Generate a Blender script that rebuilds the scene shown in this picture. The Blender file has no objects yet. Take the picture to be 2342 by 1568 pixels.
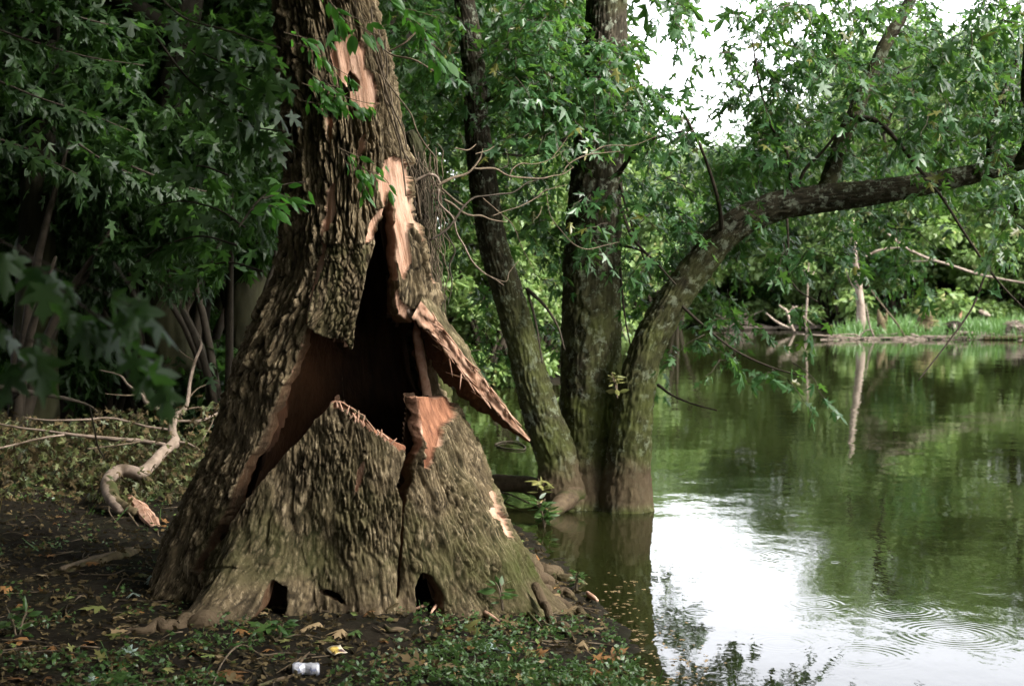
import bpy, math, random
import numpy as np
from mathutils import Matrix, Vector
rng = np.random.default_rng(7)
random.seed(7)
C = bpy.context.scene.collection
SC = bpy.context.scene

# ---------------------------------------------------------------- camera, sky, sun, exposure
CAMZ, FOC, U0, V0 = 1.65, 3253.0, 1171.0, 784.0
PITCH = math.atan(124.0 / FOC)
cam = bpy.data.cameras.new('camera'); cam_o = bpy.data.objects.new('camera', cam); C.objects.link(cam_o)
cam.sensor_width = 36.0; cam.lens = 50.0; cam.clip_start = 0.05; cam.clip_end = 2000
cam_o.location = (0, 0, CAMZ); cam_o.rotation_euler = (math.pi / 2 - PITCH, 0, 0)
cam.dof.use_dof = True; cam.dof.focus_distance = 7.2; cam.dof.aperture_fstop = 4.8
SC.camera = cam_o

SUN_DIR = Vector((0.76, -0.48, 0.74)).normalized()
world = bpy.data.worlds.new('World'); SC.world = world; world.use_nodes = True
wn = world.node_tree; wn.nodes.clear()
sky = wn.nodes.new('ShaderNodeTexSky'); sky.sky_type = 'NISHITA'; sky.sun_disc = False
sky.sun_elevation = math.asin(SUN_DIR.z); sky.sun_rotation = math.atan2(SUN_DIR.x, SUN_DIR.y)
sky.air_density = 1.0; sky.dust_density = 3.0; sky.ozone_density = 1.0
hs = wn.nodes.new('ShaderNodeHueSaturation'); hs.inputs['Saturation'].default_value = 0.18; hs.inputs['Hue'].default_value = 0.53
bg = wn.nodes.new('ShaderNodeBackground'); bg.inputs['Strength'].default_value = 0.15
wo = wn.nodes.new('ShaderNodeOutputWorld')
wn.links.new(sky.outputs[0], hs.inputs['Color']); wn.links.new(hs.outputs[0], bg.inputs['Color']); wn.links.new(bg.outputs[0], wo.inputs['Surface'])

sun = bpy.data.lights.new('sun', 'SUN'); sun.energy = 1.5; sun.angle = math.radians(22); sun.color = (1.0, 0.95, 0.88)
sun_o = bpy.data.objects.new('sun', sun); C.objects.link(sun_o)
sun_o.rotation_euler = (-SUN_DIR).to_track_quat('-Z', 'Y').to_euler(); sun_o.location = (5, -5, 20)

SC.view_settings.view_transform = 'Standard'; SC.view_settings.look = 'None'
SC.view_settings.exposure = 2.85; SC.view_settings.gamma = 1.0; SC.view_settings.use_curve_mapping = False
SC.render.engine = 'CYCLES'
cy = SC.cycles
cy.use_denoising = True; cy.max_bounces = 6; cy.diffuse_bounces = 3; cy.glossy_bounces = 3; cy.transmission_bounces = 4
cy.transparent_max_bounces = 4; cy.use_adaptive_sampling = True; cy.adaptive_threshold = 0.012; cy.sample_clamp_indirect = 6.0
cy.caustics_reflective = False; cy.caustics_refractive = False

# ---------------------------------------------------------------- helpers
cp, sp = math.cos(PITCH), math.sin(PITCH)
def at(u, v, Y):
    """world point seen at display pixel (u, v) at depth Y"""
    u = np.asarray(u, float); v = np.asarray(v, float)
    a = (u - U0) / FOC; b = (V0 - v) / FOC
    dy = b * sp + cp; dz = b * cp - sp
    s = Y / dy
    return np.stack([a * s, np.broadcast_to(np.asarray(Y, float), a.shape) * 1.0, CAMZ + dz * s], -1)
def proj(P):
    x, y, z = P[..., 0], P[..., 1], P[..., 2] - CAMZ
    f = y * cp - z * sp; b = y * sp + z * cp
    return U0 + FOC * x / f, V0 - FOC * b / f

def h3(ix, iy, iz, seed):
    n = (ix * 374761393 + iy * 668265263 + iz * 2147483647 + seed * 1274126177) & 0xFFFFFFFF
    n = ((n ^ (n >> 13)) * 1274126177) & 0xFFFFFFFF
    n = ((n ^ (n >> 16)) * 2246822519) & 0xFFFFFFFF
    return ((n ^ (n >> 15)) & 0xFFFFFF) / float(0xFFFFFF)
def vn(x, y, z=0.0, seed=0):
    x, y, z = np.broadcast_arrays(np.asarray(x, float), np.asarray(y, float), np.asarray(z, float))
    x0 = np.floor(x); y0 = np.floor(y); z0 = np.floor(z)
    fx = x - x0; fy = y - y0; fz = z - z0
    fx = fx * fx * fx * (fx * (fx * 6 - 15) + 10); fy = fy * fy * fy * (fy * (fy * 6 - 15) + 10); fz = fz * fz * (3 - 2 * fz)
    X = x0.astype(np.int64); Y = y0.astype(np.int64); Z = z0.astype(np.int64)
    def L(a, b, t): return a + (b - a) * t
    flat = np.all(fz == 0)
    def plane(Zk):
        return L(L(h3(X, Y, Zk, seed), h3(X + 1, Y, Zk, seed), fx), L(h3(X, Y + 1, Zk, seed), h3(X + 1, Y + 1, Zk, seed), fx), fy)
    if flat: return plane(Z)
    return L(plane(Z), plane(Z + 1), fz)
def fbm(x, y, z=0.0, o=3, seed=0):
    t = 0; a = 0.5; s = 0
    for k in range(o):
        t = t + a * vn(np.asarray(x) * 2 ** k, np.asarray(y) * 2 ** k, np.asarray(z) * 2 ** k, seed + k * 17); s += a; a *= 0.5
    return t / s
def ss(a, b, x):
    t = np.clip((x - a) / (b - a), 0, 1); return t * t * (3 - 2 * t)
def inpoly(u, v, poly):
    r = np.zeros(np.shape(u), bool); n = len(poly)
    for i in range(n):
        (x1, y1), (x2, y2) = poly[i], poly[(i + 1) % n]
        if y1 == y2: continue
        c = ((y1 > v) != (y2 > v)) & (u < (x2 - x1) * (v - y1) / (y2 - y1) + x1)
        r ^= c
    return r

def npmesh(name, V, F, mats=(), attrs=None, smooth=True, mi=None):
    """V (n,3); F list of index arrays (k,3)/(k,4)"""
    me = bpy.data.meshes.new(name)
    if not isinstance(F, (list, tuple)): F = [F]
    F = [np.asarray(f, np.int32) for f in F if len(f)]
    V = np.asarray(V, np.float32)
    me.vertices.add(len(V)); me.vertices.foreach_set('co', V.ravel())
    nl = sum(f.size for f in F); npol = sum(len(f) for f in F)
    me.loops.add(nl); me.loops.foreach_set('vertex_index', np.concatenate([f.ravel() for f in F]))
    me.polygons.add(npol)
    ls = []; o = 0
    for f in F:
        ls.append(o + np.arange(len(f)) * f.shape[1]); o += f.size
    me.polygons.foreach_set('loop_start', np.concatenate(ls).astype(np.int32))
    me.polygons.foreach_set('use_smooth', np.full(npol, smooth, bool))
    for m in mats: me.materials.append(m)
    if mi is not None: me.polygons.foreach_set('material_index', np.asarray(mi, np.int32))
    for k, a in (attrs or {}).items():
        at_ = me.attributes.new(k, 'FLOAT', 'POINT'); at_.data.foreach_set('value', np.asarray(a, np.float32))
    me.update(calc_edges=True)
    return me
def obj(name, me, parent=None):
    o = bpy.data.objects.new(name, me); C.objects.link(o)
    if parent is not None: attach(o, parent)
    return o
def attach(o, parent):
    # parts are built in world coordinates: cancel the offset of the thing's Empty
    o.parent = parent
    if parent.parent is None: o.matrix_parent_inverse = Matrix.Translation(-parent.location)
def tag(o, label=None, cat=None, group=None, kind=None):
    if label: o['label'] = label
    if cat: o['category'] = cat
    if group: o['group'] = group
    if kind: o['kind'] = kind
    return o
def empty(name, label=None, cat=None, group=None, loc=(0, 0, 0)):
    o = bpy.data.objects.new(name, None); C.objects.link(o); o.empty_display_size = 0.1; o.location = [float(x) for x in loc]
    return tag(o, label, cat, group)

class MB:
    """collects shapes into one mesh"""
    def __init__(s): s.V = []; s.Q = []; s.T = []; s.n = 0; s.A = {}
    def add(s, V, Q=None, T=None, **attrs):
        V = np.asarray(V, float)
        for k in set(s.A) | set(attrs):
            if k not in s.A: s.A[k] = [np.zeros(s.n)]
            s.A[k].append(np.broadcast_to(np.asarray(attrs.get(k, 0.0), float), (len(V),)))
        s.V.append(V)
        if Q is not None and len(Q): s.Q.append(np.asarray(Q) + s.n)
        if T is not None and len(T): s.T.append(np.asarray(T) + s.n)
        s.n += len(V)
    def mesh(s, name, mats, smooth=True):
        F = []
        if s.Q: F.append(np.concatenate(s.Q))
        if s.T: F.append(np.concatenate(s.T))
        return npmesh(name, np.concatenate(s.V), F, mats, {k: np.concatenate(a) for k, a in s.A.items()}, smooth)

def spline(P, n):
    """Catmull-Rom resample of control points (k,d) to n points"""
    P = np.asarray(P, float)
    if len(P) == 2: return P[0] + (P[1] - P[0]) * np.linspace(0, 1, n)[:, None]
    Q = np.vstack([2 * P[0] - P[1], P, 2 * P[-1] - P[-2]])
    d = np.r_[0, np.cumsum(np.linalg.norm(np.diff(P[:, :3], axis=0), axis=1))]
    s = np.linspace(0, d[-1], n); i = np.clip(np.searchsorted(d, s, 'right') - 1, 0, len(P) - 2)
    t = ((s - d[i]) / np.maximum(d[i + 1] - d[i], 1e-9))[:, None]
    p0, p1, p2, p3 = Q[i], Q[i + 1], Q[i + 2], Q[i + 3]
    return 0.5 * (2 * p1 + (p2 - p0) * t + (2 * p0 - 5 * p1 + 4 * p2 - p3) * t ** 2 + (3 * p1 - p0 - 3 * p2 + p3) * t ** 3)
def frames(P):
    T = np.gradient(P, axis=0); T /= np.linalg.norm(T, axis=1)[:, None] + 1e-12
    ref = np.array([0, 1.0, 0.0])
    if abs(T[:, 1]).mean() > 0.8: ref = np.array([0, 0, 1.0])
    N = ref - T * (T @ ref)[:, None]; N /= np.linalg.norm(N, axis=1)[:, None] + 1e-12
    return T, N, np.cross(T, N)
def tube(PR, nseg, n, disp=None, cap=True, closed_end=True):
    """PR (k,4) path + radius; disp(theta, s, P) -> (radial offset, attrs)"""
    S = spline(PR, n); P = S[:, :3]; R = np.maximum(S[:, 3], 0.0005)
    T, N, B = frames(P)
    th = np.linspace(0, 2 * math.pi, nseg, endpoint=False)
    s = np.r_[0, np.cumsum(np.linalg.norm(np.diff(P, axis=0), axis=1))]
    d = N[:, None, :] * np.cos(th)[None, :, None] + B[:, None, :] * np.sin(th)[None, :, None]
    attrs = {}
    off = 0.0
    if disp is not None:
        off, attrs = disp(th[None, :] + 0 * s[:, None], s[:, None] + 0 * th[None, :], P[:, None, :] + d * R[:, None, None], R[:, None] + 0 * th[None, :])
    V = (P[:, None, :] + d * (R[:, None] + off)[..., None]).reshape(-1, 3)
    i = np.arange(n - 1)[:, None] * nseg; j = np.arange(nseg)[None, :]; j2 = (j + 1) % nseg
    Q = np.stack([i + j, i + j2, i + nseg + j2, i + nseg + j], -1).reshape(-1, 4)
    T3 = []
    if cap:
        V = np.vstack([V, P[-1][None], P[0][None]]); e = (n - 1) * nseg
        T3 = [[e + a, e + (a + 1) % nseg, n * nseg] for a in range(nseg)] + [[(a + 1) % nseg, a, n * nseg + 1] for a in range(nseg)]
        attrs = {k: np.r_[a.ravel(), a[-1].mean(), a[0].mean()] for k, a in attrs.items()}
    else: attrs = {k: a.ravel() for k, a in attrs.items()}
    return V, Q, T3, attrs
def addtube(mb, PR, nseg=6, n=16, disp=None):
    V, Q, T, A = tube(np.asarray(PR, float), nseg, n, disp); mb.add(V, Q, T, **A)
def path(pts, Y, Y2=None):
    """display-pixel polyline [(u, v, width px)] -> (k,4) world path; width in pixels becomes a radius"""
    k = len(pts); Ys = np.linspace(Y, Y if Y2 is None else Y2, k)
    return np.array([np.r_[at(p[0], p[1], y), p[2] * y / FOC / 2] for p, y in zip(pts, Ys)])
def wob(s_amp, seed):
    def f(th, s, P, R):
        n = fbm(P[..., 0] * 14 + seed, P[..., 1] * 14, P[..., 2] * 14, 2, seed)
        return R * s_amp * (n - 0.5) * 2, {}
    return f

# ---------------------------------------------------------------- materials
def mat(name):
    m = bpy.data.materials.new(name); m.use_nodes = True; nt = m.node_tree; nt.nodes.clear()
    return m, nt
class NB:
    def __init__(s, nt): s.nt = nt
    def n(s, t, **kw):
        nd = s.nt.nodes.new(t)
        for k, v in kw.items():
            if k.startswith('_'): setattr(nd, k[1:], v)
            elif isinstance(v, bpy.types.NodeSocket): s.nt.links.new(v, nd.inputs[k.replace('__', ' ')])
            else: nd.inputs[k.replace('__', ' ')].default_value = v
        return nd
    def attr(s, name): return s.n('ShaderNodeAttribute', _attribute_name=name).outputs['Fac']
    def math(s, op, a, b=None, c=None):
        nd = s.nt.nodes.new('ShaderNodeMath'); nd.operation = op
        for i, x in enumerate((a, b, c)):
            if x is None: continue
            if isinstance(x, bpy.types.NodeSocket): s.nt.links.new(x, nd.inputs[i])
            else: nd.inputs[i].default_value = x
        return nd.outputs[0]
    def mix(s, fac, a, b):
        nd = s.nt.nodes.new('ShaderNodeMix'); nd.data_type = 'RGBA'
        for i, x in ((0, fac), (6, a), (7, b)):
            if isinstance(x, bpy.types.NodeSocket): s.nt.links.new(x, nd.inputs[i])
            else: nd.inputs[i].default_value = x if i == 0 else (*x, 1)
        return nd.outputs[2]
    def noise(s, scale, detail=4, rough=0.6, stretch=None, w=0.0):
        tc = s.n('ShaderNodeTexCoord').outputs['Object']
        mp = s.n('ShaderNodeMapping', Vector=tc)
        if stretch: mp.inputs['Scale'].default_value = stretch
        mp.inputs['Location'].default_value = (w, w * 1.7, w * .6)
        return s.n('ShaderNodeTexNoise', Vector=mp.outputs[0], Scale=scale, Detail=detail, Roughness=rough).outputs['Fac']
    def ramp(s, fac, lo, hi):
        nd = s.n('ShaderNodeMapRange', Value=fac); nd.inputs['From Min'].default_value = lo; nd.inputs['From Max'].default_value = hi
        return nd.outputs[0]
    def bump(s, h, strength, dist):
        nd = s.n('ShaderNodeBump', Height=h); nd.inputs['Strength'].default_value = strength; nd.inputs['Distance'].default_value = dist
        return nd.outputs[0]
    def out(s, sh): s.n('ShaderNodeOutputMaterial', Surface=sh)

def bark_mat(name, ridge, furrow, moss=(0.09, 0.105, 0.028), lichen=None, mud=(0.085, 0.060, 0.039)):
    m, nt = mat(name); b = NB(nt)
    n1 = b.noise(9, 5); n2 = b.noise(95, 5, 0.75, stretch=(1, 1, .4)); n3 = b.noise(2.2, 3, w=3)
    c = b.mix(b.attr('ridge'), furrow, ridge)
    c = b.mix(b.math('MULTIPLY', b.ramp(n2, .35, .75), .4), c, tuple(x * .55 for x in ridge))
    c = b.mix(b.math('MULTIPLY', b.ramp(n1, .45, .7), .45), c, tuple(min(1, x * 1.55) for x in ridge))
    if name == 'weathered_bark': c = b.mix(b.math('MULTIPLY', b.math('MULTIPLY', b.attr('ridge'), b.ramp(b.noise(34, 4, .7, stretch=(1, 1, .45), w=12), .52, .59)), .85), c, (0.34, 0.27, 0.175))
    if lichen: c = b.mix(b.math('MULTIPLY', b.ramp(b.noise(16, 4, .7, w=9), .54, .60), .75), c, lichen)
    mm = b.math('MULTIPLY', b.attr('moss'), b.ramp(b.math('ADD', b.math('MULTIPLY', n3, .6), b.math('MULTIPLY', n1, .5)), .38, .68))
    c = b.mix(mm, c, moss)
    c = b.mix(b.attr('mud'), c, mud)
    # torn, fresh wood
    g = b.noise(26, 5, .65, stretch=(1, 1, .09), w=1)
    fw = b.mix(b.ramp(g, .3, .7), (0.32, 0.165, 0.10), (0.55, 0.37, 0.275))
    fw = b.mix(b.math('MULTIPLY', b.ramp(b.noise(30, 4, .7, stretch=(1, 1, .35), w=5), .58, .72), .7), fw, (0.20, 0.105, 0.06))
    red = b.mix(b.ramp(g, .3, .72), (0.085, 0.034, 0.02), (0.38, 0.18, 0.105))
    fw = b.mix(b.attr('red'), fw, red)
    c = b.mix(b.attr('peel'), c, fw)
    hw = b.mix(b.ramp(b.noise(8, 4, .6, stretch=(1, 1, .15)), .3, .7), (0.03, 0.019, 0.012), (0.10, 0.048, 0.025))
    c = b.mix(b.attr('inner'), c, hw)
    nb = b.bump(b.math('ADD', n2, b.math('MULTIPLY', g, .6)), .8, .010)
    p = b.n('ShaderNodeBsdfPrincipled', Base__Color=c, Roughness=.9, Normal=nb); p.inputs['Specular IOR Level'].default_value = .08
    b.out(p.outputs[0]); return m
M_HERO = bark_mat('weathered_bark', (0.145, 0.110, 0.064), (0.014, 0.011, 0.007), moss=(0.042, 0.050, 0.014))  # furrows pushed near black: crevice shade put into the bark colour
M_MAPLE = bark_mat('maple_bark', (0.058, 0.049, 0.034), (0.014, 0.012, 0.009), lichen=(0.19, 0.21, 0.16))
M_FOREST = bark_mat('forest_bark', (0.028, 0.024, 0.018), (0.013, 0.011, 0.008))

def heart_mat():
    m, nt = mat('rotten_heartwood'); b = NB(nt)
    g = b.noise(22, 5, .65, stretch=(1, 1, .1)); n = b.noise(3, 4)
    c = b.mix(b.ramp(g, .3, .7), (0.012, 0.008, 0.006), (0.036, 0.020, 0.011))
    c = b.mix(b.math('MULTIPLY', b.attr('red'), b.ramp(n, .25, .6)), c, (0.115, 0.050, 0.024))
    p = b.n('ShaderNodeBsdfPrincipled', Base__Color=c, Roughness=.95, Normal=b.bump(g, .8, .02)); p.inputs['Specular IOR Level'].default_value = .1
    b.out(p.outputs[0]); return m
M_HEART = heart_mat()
def wood_mat(name, c1, c2, c3=None, scale=30, rough=.8):
    m, nt = mat(name); b = NB(nt)
    g = b.noise(scale, 5, .65); n = b.noise(5, 4, w=2)
    c = b.mix(b.ramp(g, .3, .7), c1, c2)
    if c3: c = b.mix(b.ramp(n, .5, .68), c, c3)
    p = b.n('ShaderNodeBsdfPrincipled', Base__Color=c, Roughness=rough, Normal=b.bump(g, .5, .004)); p.inputs['Specular IOR Level'].default_value = .1
    b.out(p.outputs[0]); return m
M_FRESH = wood_mat('fresh_torn_wood', (0.28, 0.145, 0.088), (0.50, 0.33, 0.245), (0.16, 0.08, 0.048))
M_DEAD = wood_mat('bare_dead_wood', (0.13, 0.10, 0.076), (0.24, 0.185, 0.148), (0.07, 0.052, 0.035), scale=22)
M_TWIG = wood_mat('twig_bark', (0.07, 0.054, 0.037), (0.14, 0.108, 0.073), (0.048, 0.038, 0.027))
M_DTWIG = wood_mat('dark_twig_bark', (0.026, 0.021, 0.015), (0.055, 0.044, 0.033))
M_DRIFT = wood_mat('bleached_driftwood', (0.15, 0.12, 0.095), (0.28, 0.225, 0.185), (0.09, 0.068, 0.05), scale=14)
M_ROOT = wood_mat('muddy_root', (0.05, 0.036, 0.023), (0.11, 0.08, 0.05), (0.035, 0.042, 0.013), scale=24)
M_LOG = wood_mat('rotten_log_wood', (0.045, 0.035, 0.02), (0.14, 0.108, 0.06), (0.035, 0.04, 0.013), scale=20)

def leaf_mat(name, ca, cb, cc=None, trans=.35, rough=.42, spec=.5, tr=None):
    m, nt = mat(name); b = NB(nt)
    oi = b.n('ShaderNodeObjectInfo').outputs['Random']
    t = b.math('FRACT', b.math('ADD', b.attr('tint'), oi))
    c = b.mix(t, ca, cb)
    if cc: c = b.mix(b.math('GREATER_THAN', t, .965), c, cc)
    p = b.n('ShaderNodeBsdfPrincipled', Base__Color=c, Roughness=rough); p.inputs['Specular IOR Level'].default_value = spec
    tc = b.mix(.75, c, tr or tuple(x * 1.9 for x in cb))
    tl = b.n('ShaderNodeBsdfTranslucent', Color=tc)
    mx = b.n('ShaderNodeMixShader', Fac=trans); nt.links.new(p.outputs[0], mx.inputs[1]); nt.links.new(tl.outputs[0], mx.inputs[2])
    b.out(mx.outputs[0]); return m
M_LMAPLE = leaf_mat('maple_leaf', (0.018, 0.060, 0.018), (0.044, 0.108, 0.030), (0.12, 0.12, 0.025), trans=.42, tr=(.12, .26, .035))
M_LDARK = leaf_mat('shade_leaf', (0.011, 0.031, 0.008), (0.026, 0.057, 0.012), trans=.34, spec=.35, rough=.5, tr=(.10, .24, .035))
M_LFAR = leaf_mat('river_leaf', (0.075, 0.14, 0.036), (0.17, 0.24, 0.07), (0.20, 0.20, 0.07), trans=.36, rough=.5, tr=(.20, .32, .07))
M_LNEAR = leaf_mat('sprig_leaf', (0.035, 0.12, 0.018), (0.065, 0.17, 0.03), trans=.4, tr=(.12, .36, .03))
M_LWEED = leaf_mat('weed_leaf', (0.022, 0.058, 0.013), (0.058, 0.108, 0.025), (.2, .13, .05), trans=.3)
M_LYEL = leaf_mat('wilted_leaf', (0.11, 0.125, 0.032), (0.20, 0.19, 0.06), trans=.25, rough=.6)
M_LWILT = leaf_mat('drying_leaf', (0.028, 0.045, 0.012), (0.10, 0.108, 0.034), trans=.25, rough=.6)
M_LBRN = leaf_mat('dry_leaf', (0.12, 0.058, 0.02), (0.24, 0.12, 0.042), trans=.15, rough=.7, spec=.25)
M_LTAN = leaf_mat('tan_leaf', (0.17, 0.12, 0.062), (0.28, 0.20, 0.108), trans=.15, rough=.7, spec=.25)
M_LSIL = leaf_mat('silver_leaf', (0.15, 0.21, 0.18), (0.24, 0.30, 0.27), trans=.1, rough=.5)
M_GRASS = leaf_mat('bank_grass', (0.045, 0.115, 0.022), (0.095, 0.185, 0.04), trans=.35)
M_LITTER = leaf_mat('leaf_litter', (0.018, 0.015, 0.007), (0.10, 0.072, 0.032), (0.09, 0.12, 0.035), trans=.1, rough=.75, spec=.15)

def dirt_mat():
    m, nt = mat('dark_soil'); b = NB(nt)
    n1 = b.noise(1.1, 5); n2 = b.noise(35, 5, .7); n3 = b.noise(6, 4, w=4)
    c = b.mix(b.ramp(n2, .3, .7), (0.005, 0.004, 0.0027), (0.014, 0.011, 0.007))
    c = b.mix(b.math('MULTIPLY', b.ramp(n3, .5, .7), .6), c, (0.013, 0.015, 0.006))
    c = b.mix(b.math('MULTIPLY', b.ramp(n1, .5, .7), .4), c, (0.024, 0.018, 0.011))
    p = b.n('ShaderNodeBsdfPrincipled', Base__Color=c, Roughness=.85, Normal=b.bump(n2, .7, .012)); p.inputs['Specular IOR Level'].default_value = .08
    b.out(p.outputs[0]); return m
M_DIRT = dirt_mat()

# ---------------------------------------------------------------- ground and water
POND = [(1.5, 3), (0.74, 5.3), (.61, 5.9), (.545, 6.55), (.475, 7.25), (.39, 8.0), (.26, 8.9), (.10, 9.5), (-.02, 9.95), (-.28, 11.4), (-.6, 12.6), (-1.1, 16), (-1.7, 20), (-2.0, 23.3), (0.2, 24),
        (1.2, 25), (1.7, 30), (2.6, 42), (4, 55), (8, 60), (12.5, 61), (12.6, 52), (10.4, 47.2), (12, 46), (18, 45), (24, 41), (22, 32), (18, 22), (15, 11), (13, 2), (10, -6), (5, -8), (3, -7)]
POND_A = np.array(POND)
def shore(x, y):
    """signed distance to the shoreline: negative over the water"""
    x = np.asarray(x, float); y = np.asarray(y, float)
    d = np.full(x.shape, 1e9)
    n = len(POND)
    for i in range(n):
        a = POND_A[i]; e = POND_A[(i + 1) % n] - a
        t = np.clip(((x - a[0]) * e[0] + (y - a[1]) * e[1]) / (e @ e), 0, 1)
        d = np.minimum(d, np.hypot(x - a[0] - t * e[0], y - a[1] - t * e[1]))
    return np.where(inpoly(x, y, POND), -d, d)
def ground_h(x, y):
    x = np.asarray(x, float); y = np.asarray(y, float)
    d = shore(x, y) + 0.22 * (fbm(x * 2.1, y * 2.1, 0, 3, 3) - .5)
    near = ss(30, 12, y)
    h = np.where(d > 0, 0.16 * (1 - np.exp(-d / 0.9)) + 0.10 * ss(2, 9, d), np.maximum(-.7, d * .35))
    h = h + np.where(d > -.15, 1, .3) * (0.05 * (fbm(x * 1.7, y * 1.7, 0, 3, 11) - .5) + near * 0.035 * (fbm(x * 9, y * 9, 0, 3, 12) - .5) + near * .016 * (vn(x * 34, y * 34, 0, 13) - .5))
    h = h + 2.2 * ss(70, 160, y) + 1.2 * ss(9, 40, -x) * ss(10, 40, y)
    return h
def gp(u, v, dz=0.0):
    """point of the ground seen at display pixel (u, v)"""
    z = 0.1
    for _ in range(12):
        p = at(u, v, 10.0); d = p - np.array([0, 0, CAMZ]); t = (z + dz - CAMZ) / d[2]
        q = np.array([0, 0, CAMZ]) + d * t; z = float(max(ground_h(q[0:1], q[1:2])[0], 0.0))
    return np.array([q[0], q[1], z + dz])
def wp(u, v):
    p = at(u, v, 10.0); d = p - np.array([0, 0, CAMZ]); t = -CAMZ / d[2]; return np.array([0, 0, CAMZ]) + d * t

def axis(dense_a, dense_b, step, lo, hi, g=1.09):
    a = list(np.arange(dense_a, dense_b, step)); s = step; x = a[-1]
    while x < hi: s *= g; x += s; a.append(x)
    s = step; x = a[0]; pre = []
    while x > lo: s *= g; x -= s; pre.append(x)
    return np.array(pre[::-1] + a)
gx = axis(-3.2, 1.6, .026, -260, 260); gy = axis(4.6, 11.5, .028, -25, 420)
GX, GY = np.meshgrid(gx, gy)
GZ = ground_h(GX, GY)
V = np.stack([GX, GY, GZ], -1).reshape(-1, 3)
nx, ny = len(gx), len(gy)
i = (np.arange(ny - 1)[:, None] * nx + np.arange(nx - 1)[None, :])
tag(obj('ground', npmesh('ground', V, np.stack([i, i + 1, i + nx + 1, i + nx], -1).reshape(-1, 4), [M_DIRT])), kind='structure')

def water_mat():
    m, nt = mat('murky_water'); b = NB(nt)
    geo = b.n('ShaderNodeNewGeometry').outputs['Position']
    sep = b.n('ShaderNodeSeparateXYZ', Vector=geo)
    h = b.math('MULTIPLY', b.n('ShaderNodeTexNoise', Vector=geo, Scale=.9, Detail=2.0).outputs['Fac'], .006)
    mp = b.n('ShaderNodeMapping', Vector=geo); mp.inputs['Scale'].default_value = (1, .6, 1)
    h = b.math('ADD', h, b.math('MULTIPLY', b.n('ShaderNodeTexNoise', Vector=mp.outputs[0], Scale=11.0, Detail=2.0).outputs['Fac'], .0009))
    rings = [(1582, 1206, 42, 3), (1660, 1246, 36, 3), (1822, 1163, 30, 2), (1722, 1163, 24, 2), (2185, 1450, 95, 7), (2065, 1392, 70, 4), (1690, 1270, 70, 5), (1640, 1545, 30, 3), (2090, 1196, 9, 1),
             (2088, 1250, 8, 1), (1910, 1286, 9, 1), (1968, 1276, 20, 2), (1816, 1178, 8, 1), (1905, 1545, 18, 2), (1790, 1470, 60, 5), (1600, 1400, 30, 3), (2048, 1192, 9, 1), (1860, 1380, 55, 5), (2260, 1350, 40, 3), (1980, 1500, 80, 6)]
    for (u, v, rp, nw) in rings:
        c = wp(u, v); r = rp * c[1] / FOC; w = max(.02, r * .55)
        dx = b.math('SUBTRACT', sep.outputs[0], float(c[0])); dy = b.math('SUBTRACT', sep.outputs[1], float(c[1]))
        d = b.math('SQRT', b.math('ADD', b.math('MULTIPLY', dx, dx), b.math('MULTIPLY', dy, dy)))
        e = b.math('DIVIDE', b.math('SUBTRACT', d, float(r)), w)
        env = b.math('EXPONENT', b.math('MULTIPLY', b.math('MULTIPLY', e, e), -1.0))
        lam = max(.04, 1.5 * w / nw)
        wv = b.math('MULTIPLY', b.math('SINE', b.math('MULTIPLY', d, 2 * math.pi / lam)), env)
        h = b.math('MULTIPLY_ADD', wv, .0022 * lam if nw > 1 else .006 * lam, h)
    nb = b.bump(h, 1.0, 1.0)
    c = b.mix(b.n('ShaderNodeTexNoise', Vector=geo, Scale=.35, Detail=3.0).outputs['Fac'], (0.007, 0.0085, 0.0022), (0.014, 0.016, 0.0045))
    p = b.n('ShaderNodeBsdfPrincipled', Base__Color=c, Roughness=.03, IOR=1.36, Normal=nb); p.inputs['Specular IOR Level'].default_value = .5
    b.out(p.outputs[0]); return m
M_WATER = water_mat()
V = np.array([(-30, -9, 0), (60, -9, 0), (60, 66, 0), (-30, 66, 0)], float)
tag(obj('water', npmesh('water', V, np.array([[0, 1, 2, 3]]), [M_WATER])), kind='structure')

# ---------------------------------------------------------------- leaf templates
def fan(out, c):
    P = np.array([c] + out, float); n = len(out)
    T = np.array([[0, 1 + k, 1 + (k + 1) % n] for k in range(n)])
    V = np.c_[P, np.zeros(len(P))]
    V[:, 2] = -0.32 * np.abs(V[:, 0]) - .18 * V[:, 1] ** 2
    return V, T
def mirror(h): return h + [(-x, y) for x, y in h[::-1] if x > 1e-6]
LF_MAPLE = fan(mirror([(0, 0), (.10, -.04), (.36, -.10), (.26, .06), (.15, .15), (.40, .26), (.58, .50), (.36, .47), (.10, .40), (.15, .56), (.24, .74), (.10, .76), (0, 1.05)]), (0, .26))
LF_MAPLO = fan(mirror([(0, 0), (.34, -.06), (.14, .15), (.56, .46), (.11, .42), (.18, .72), (0, 1.02)]), (0, .26))
LF_OVAL = fan(mirror([(0, 0), (.17, .16), (.25, .40), (.20, .66), (.08, .88), (0, 1.05)]), (0, .42))
def quadleaf():
    V = np.array([(0, 0, 0), (.34, .45, -.1), (0, 1, -.12), (-.34, .45, -.1)], float)
    return V, np.array([[0, 1, 2], [0, 2, 3]])
LF_QUAD = quadleaf()
def blade():
    V = np.array([(-.04, 0, 0), (.04, 0, 0), (.03, .6, .0), (-.03, .6, 0), (0, 1, -.1)], float)
    return V, np.array([[0, 1, 2], [0, 2, 3], [3, 2, 4]])
LF_BLADE = blade()
def nrm(a): return a / (np.linalg.norm(a, axis=-1, keepdims=True) + 1e-9)
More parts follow.
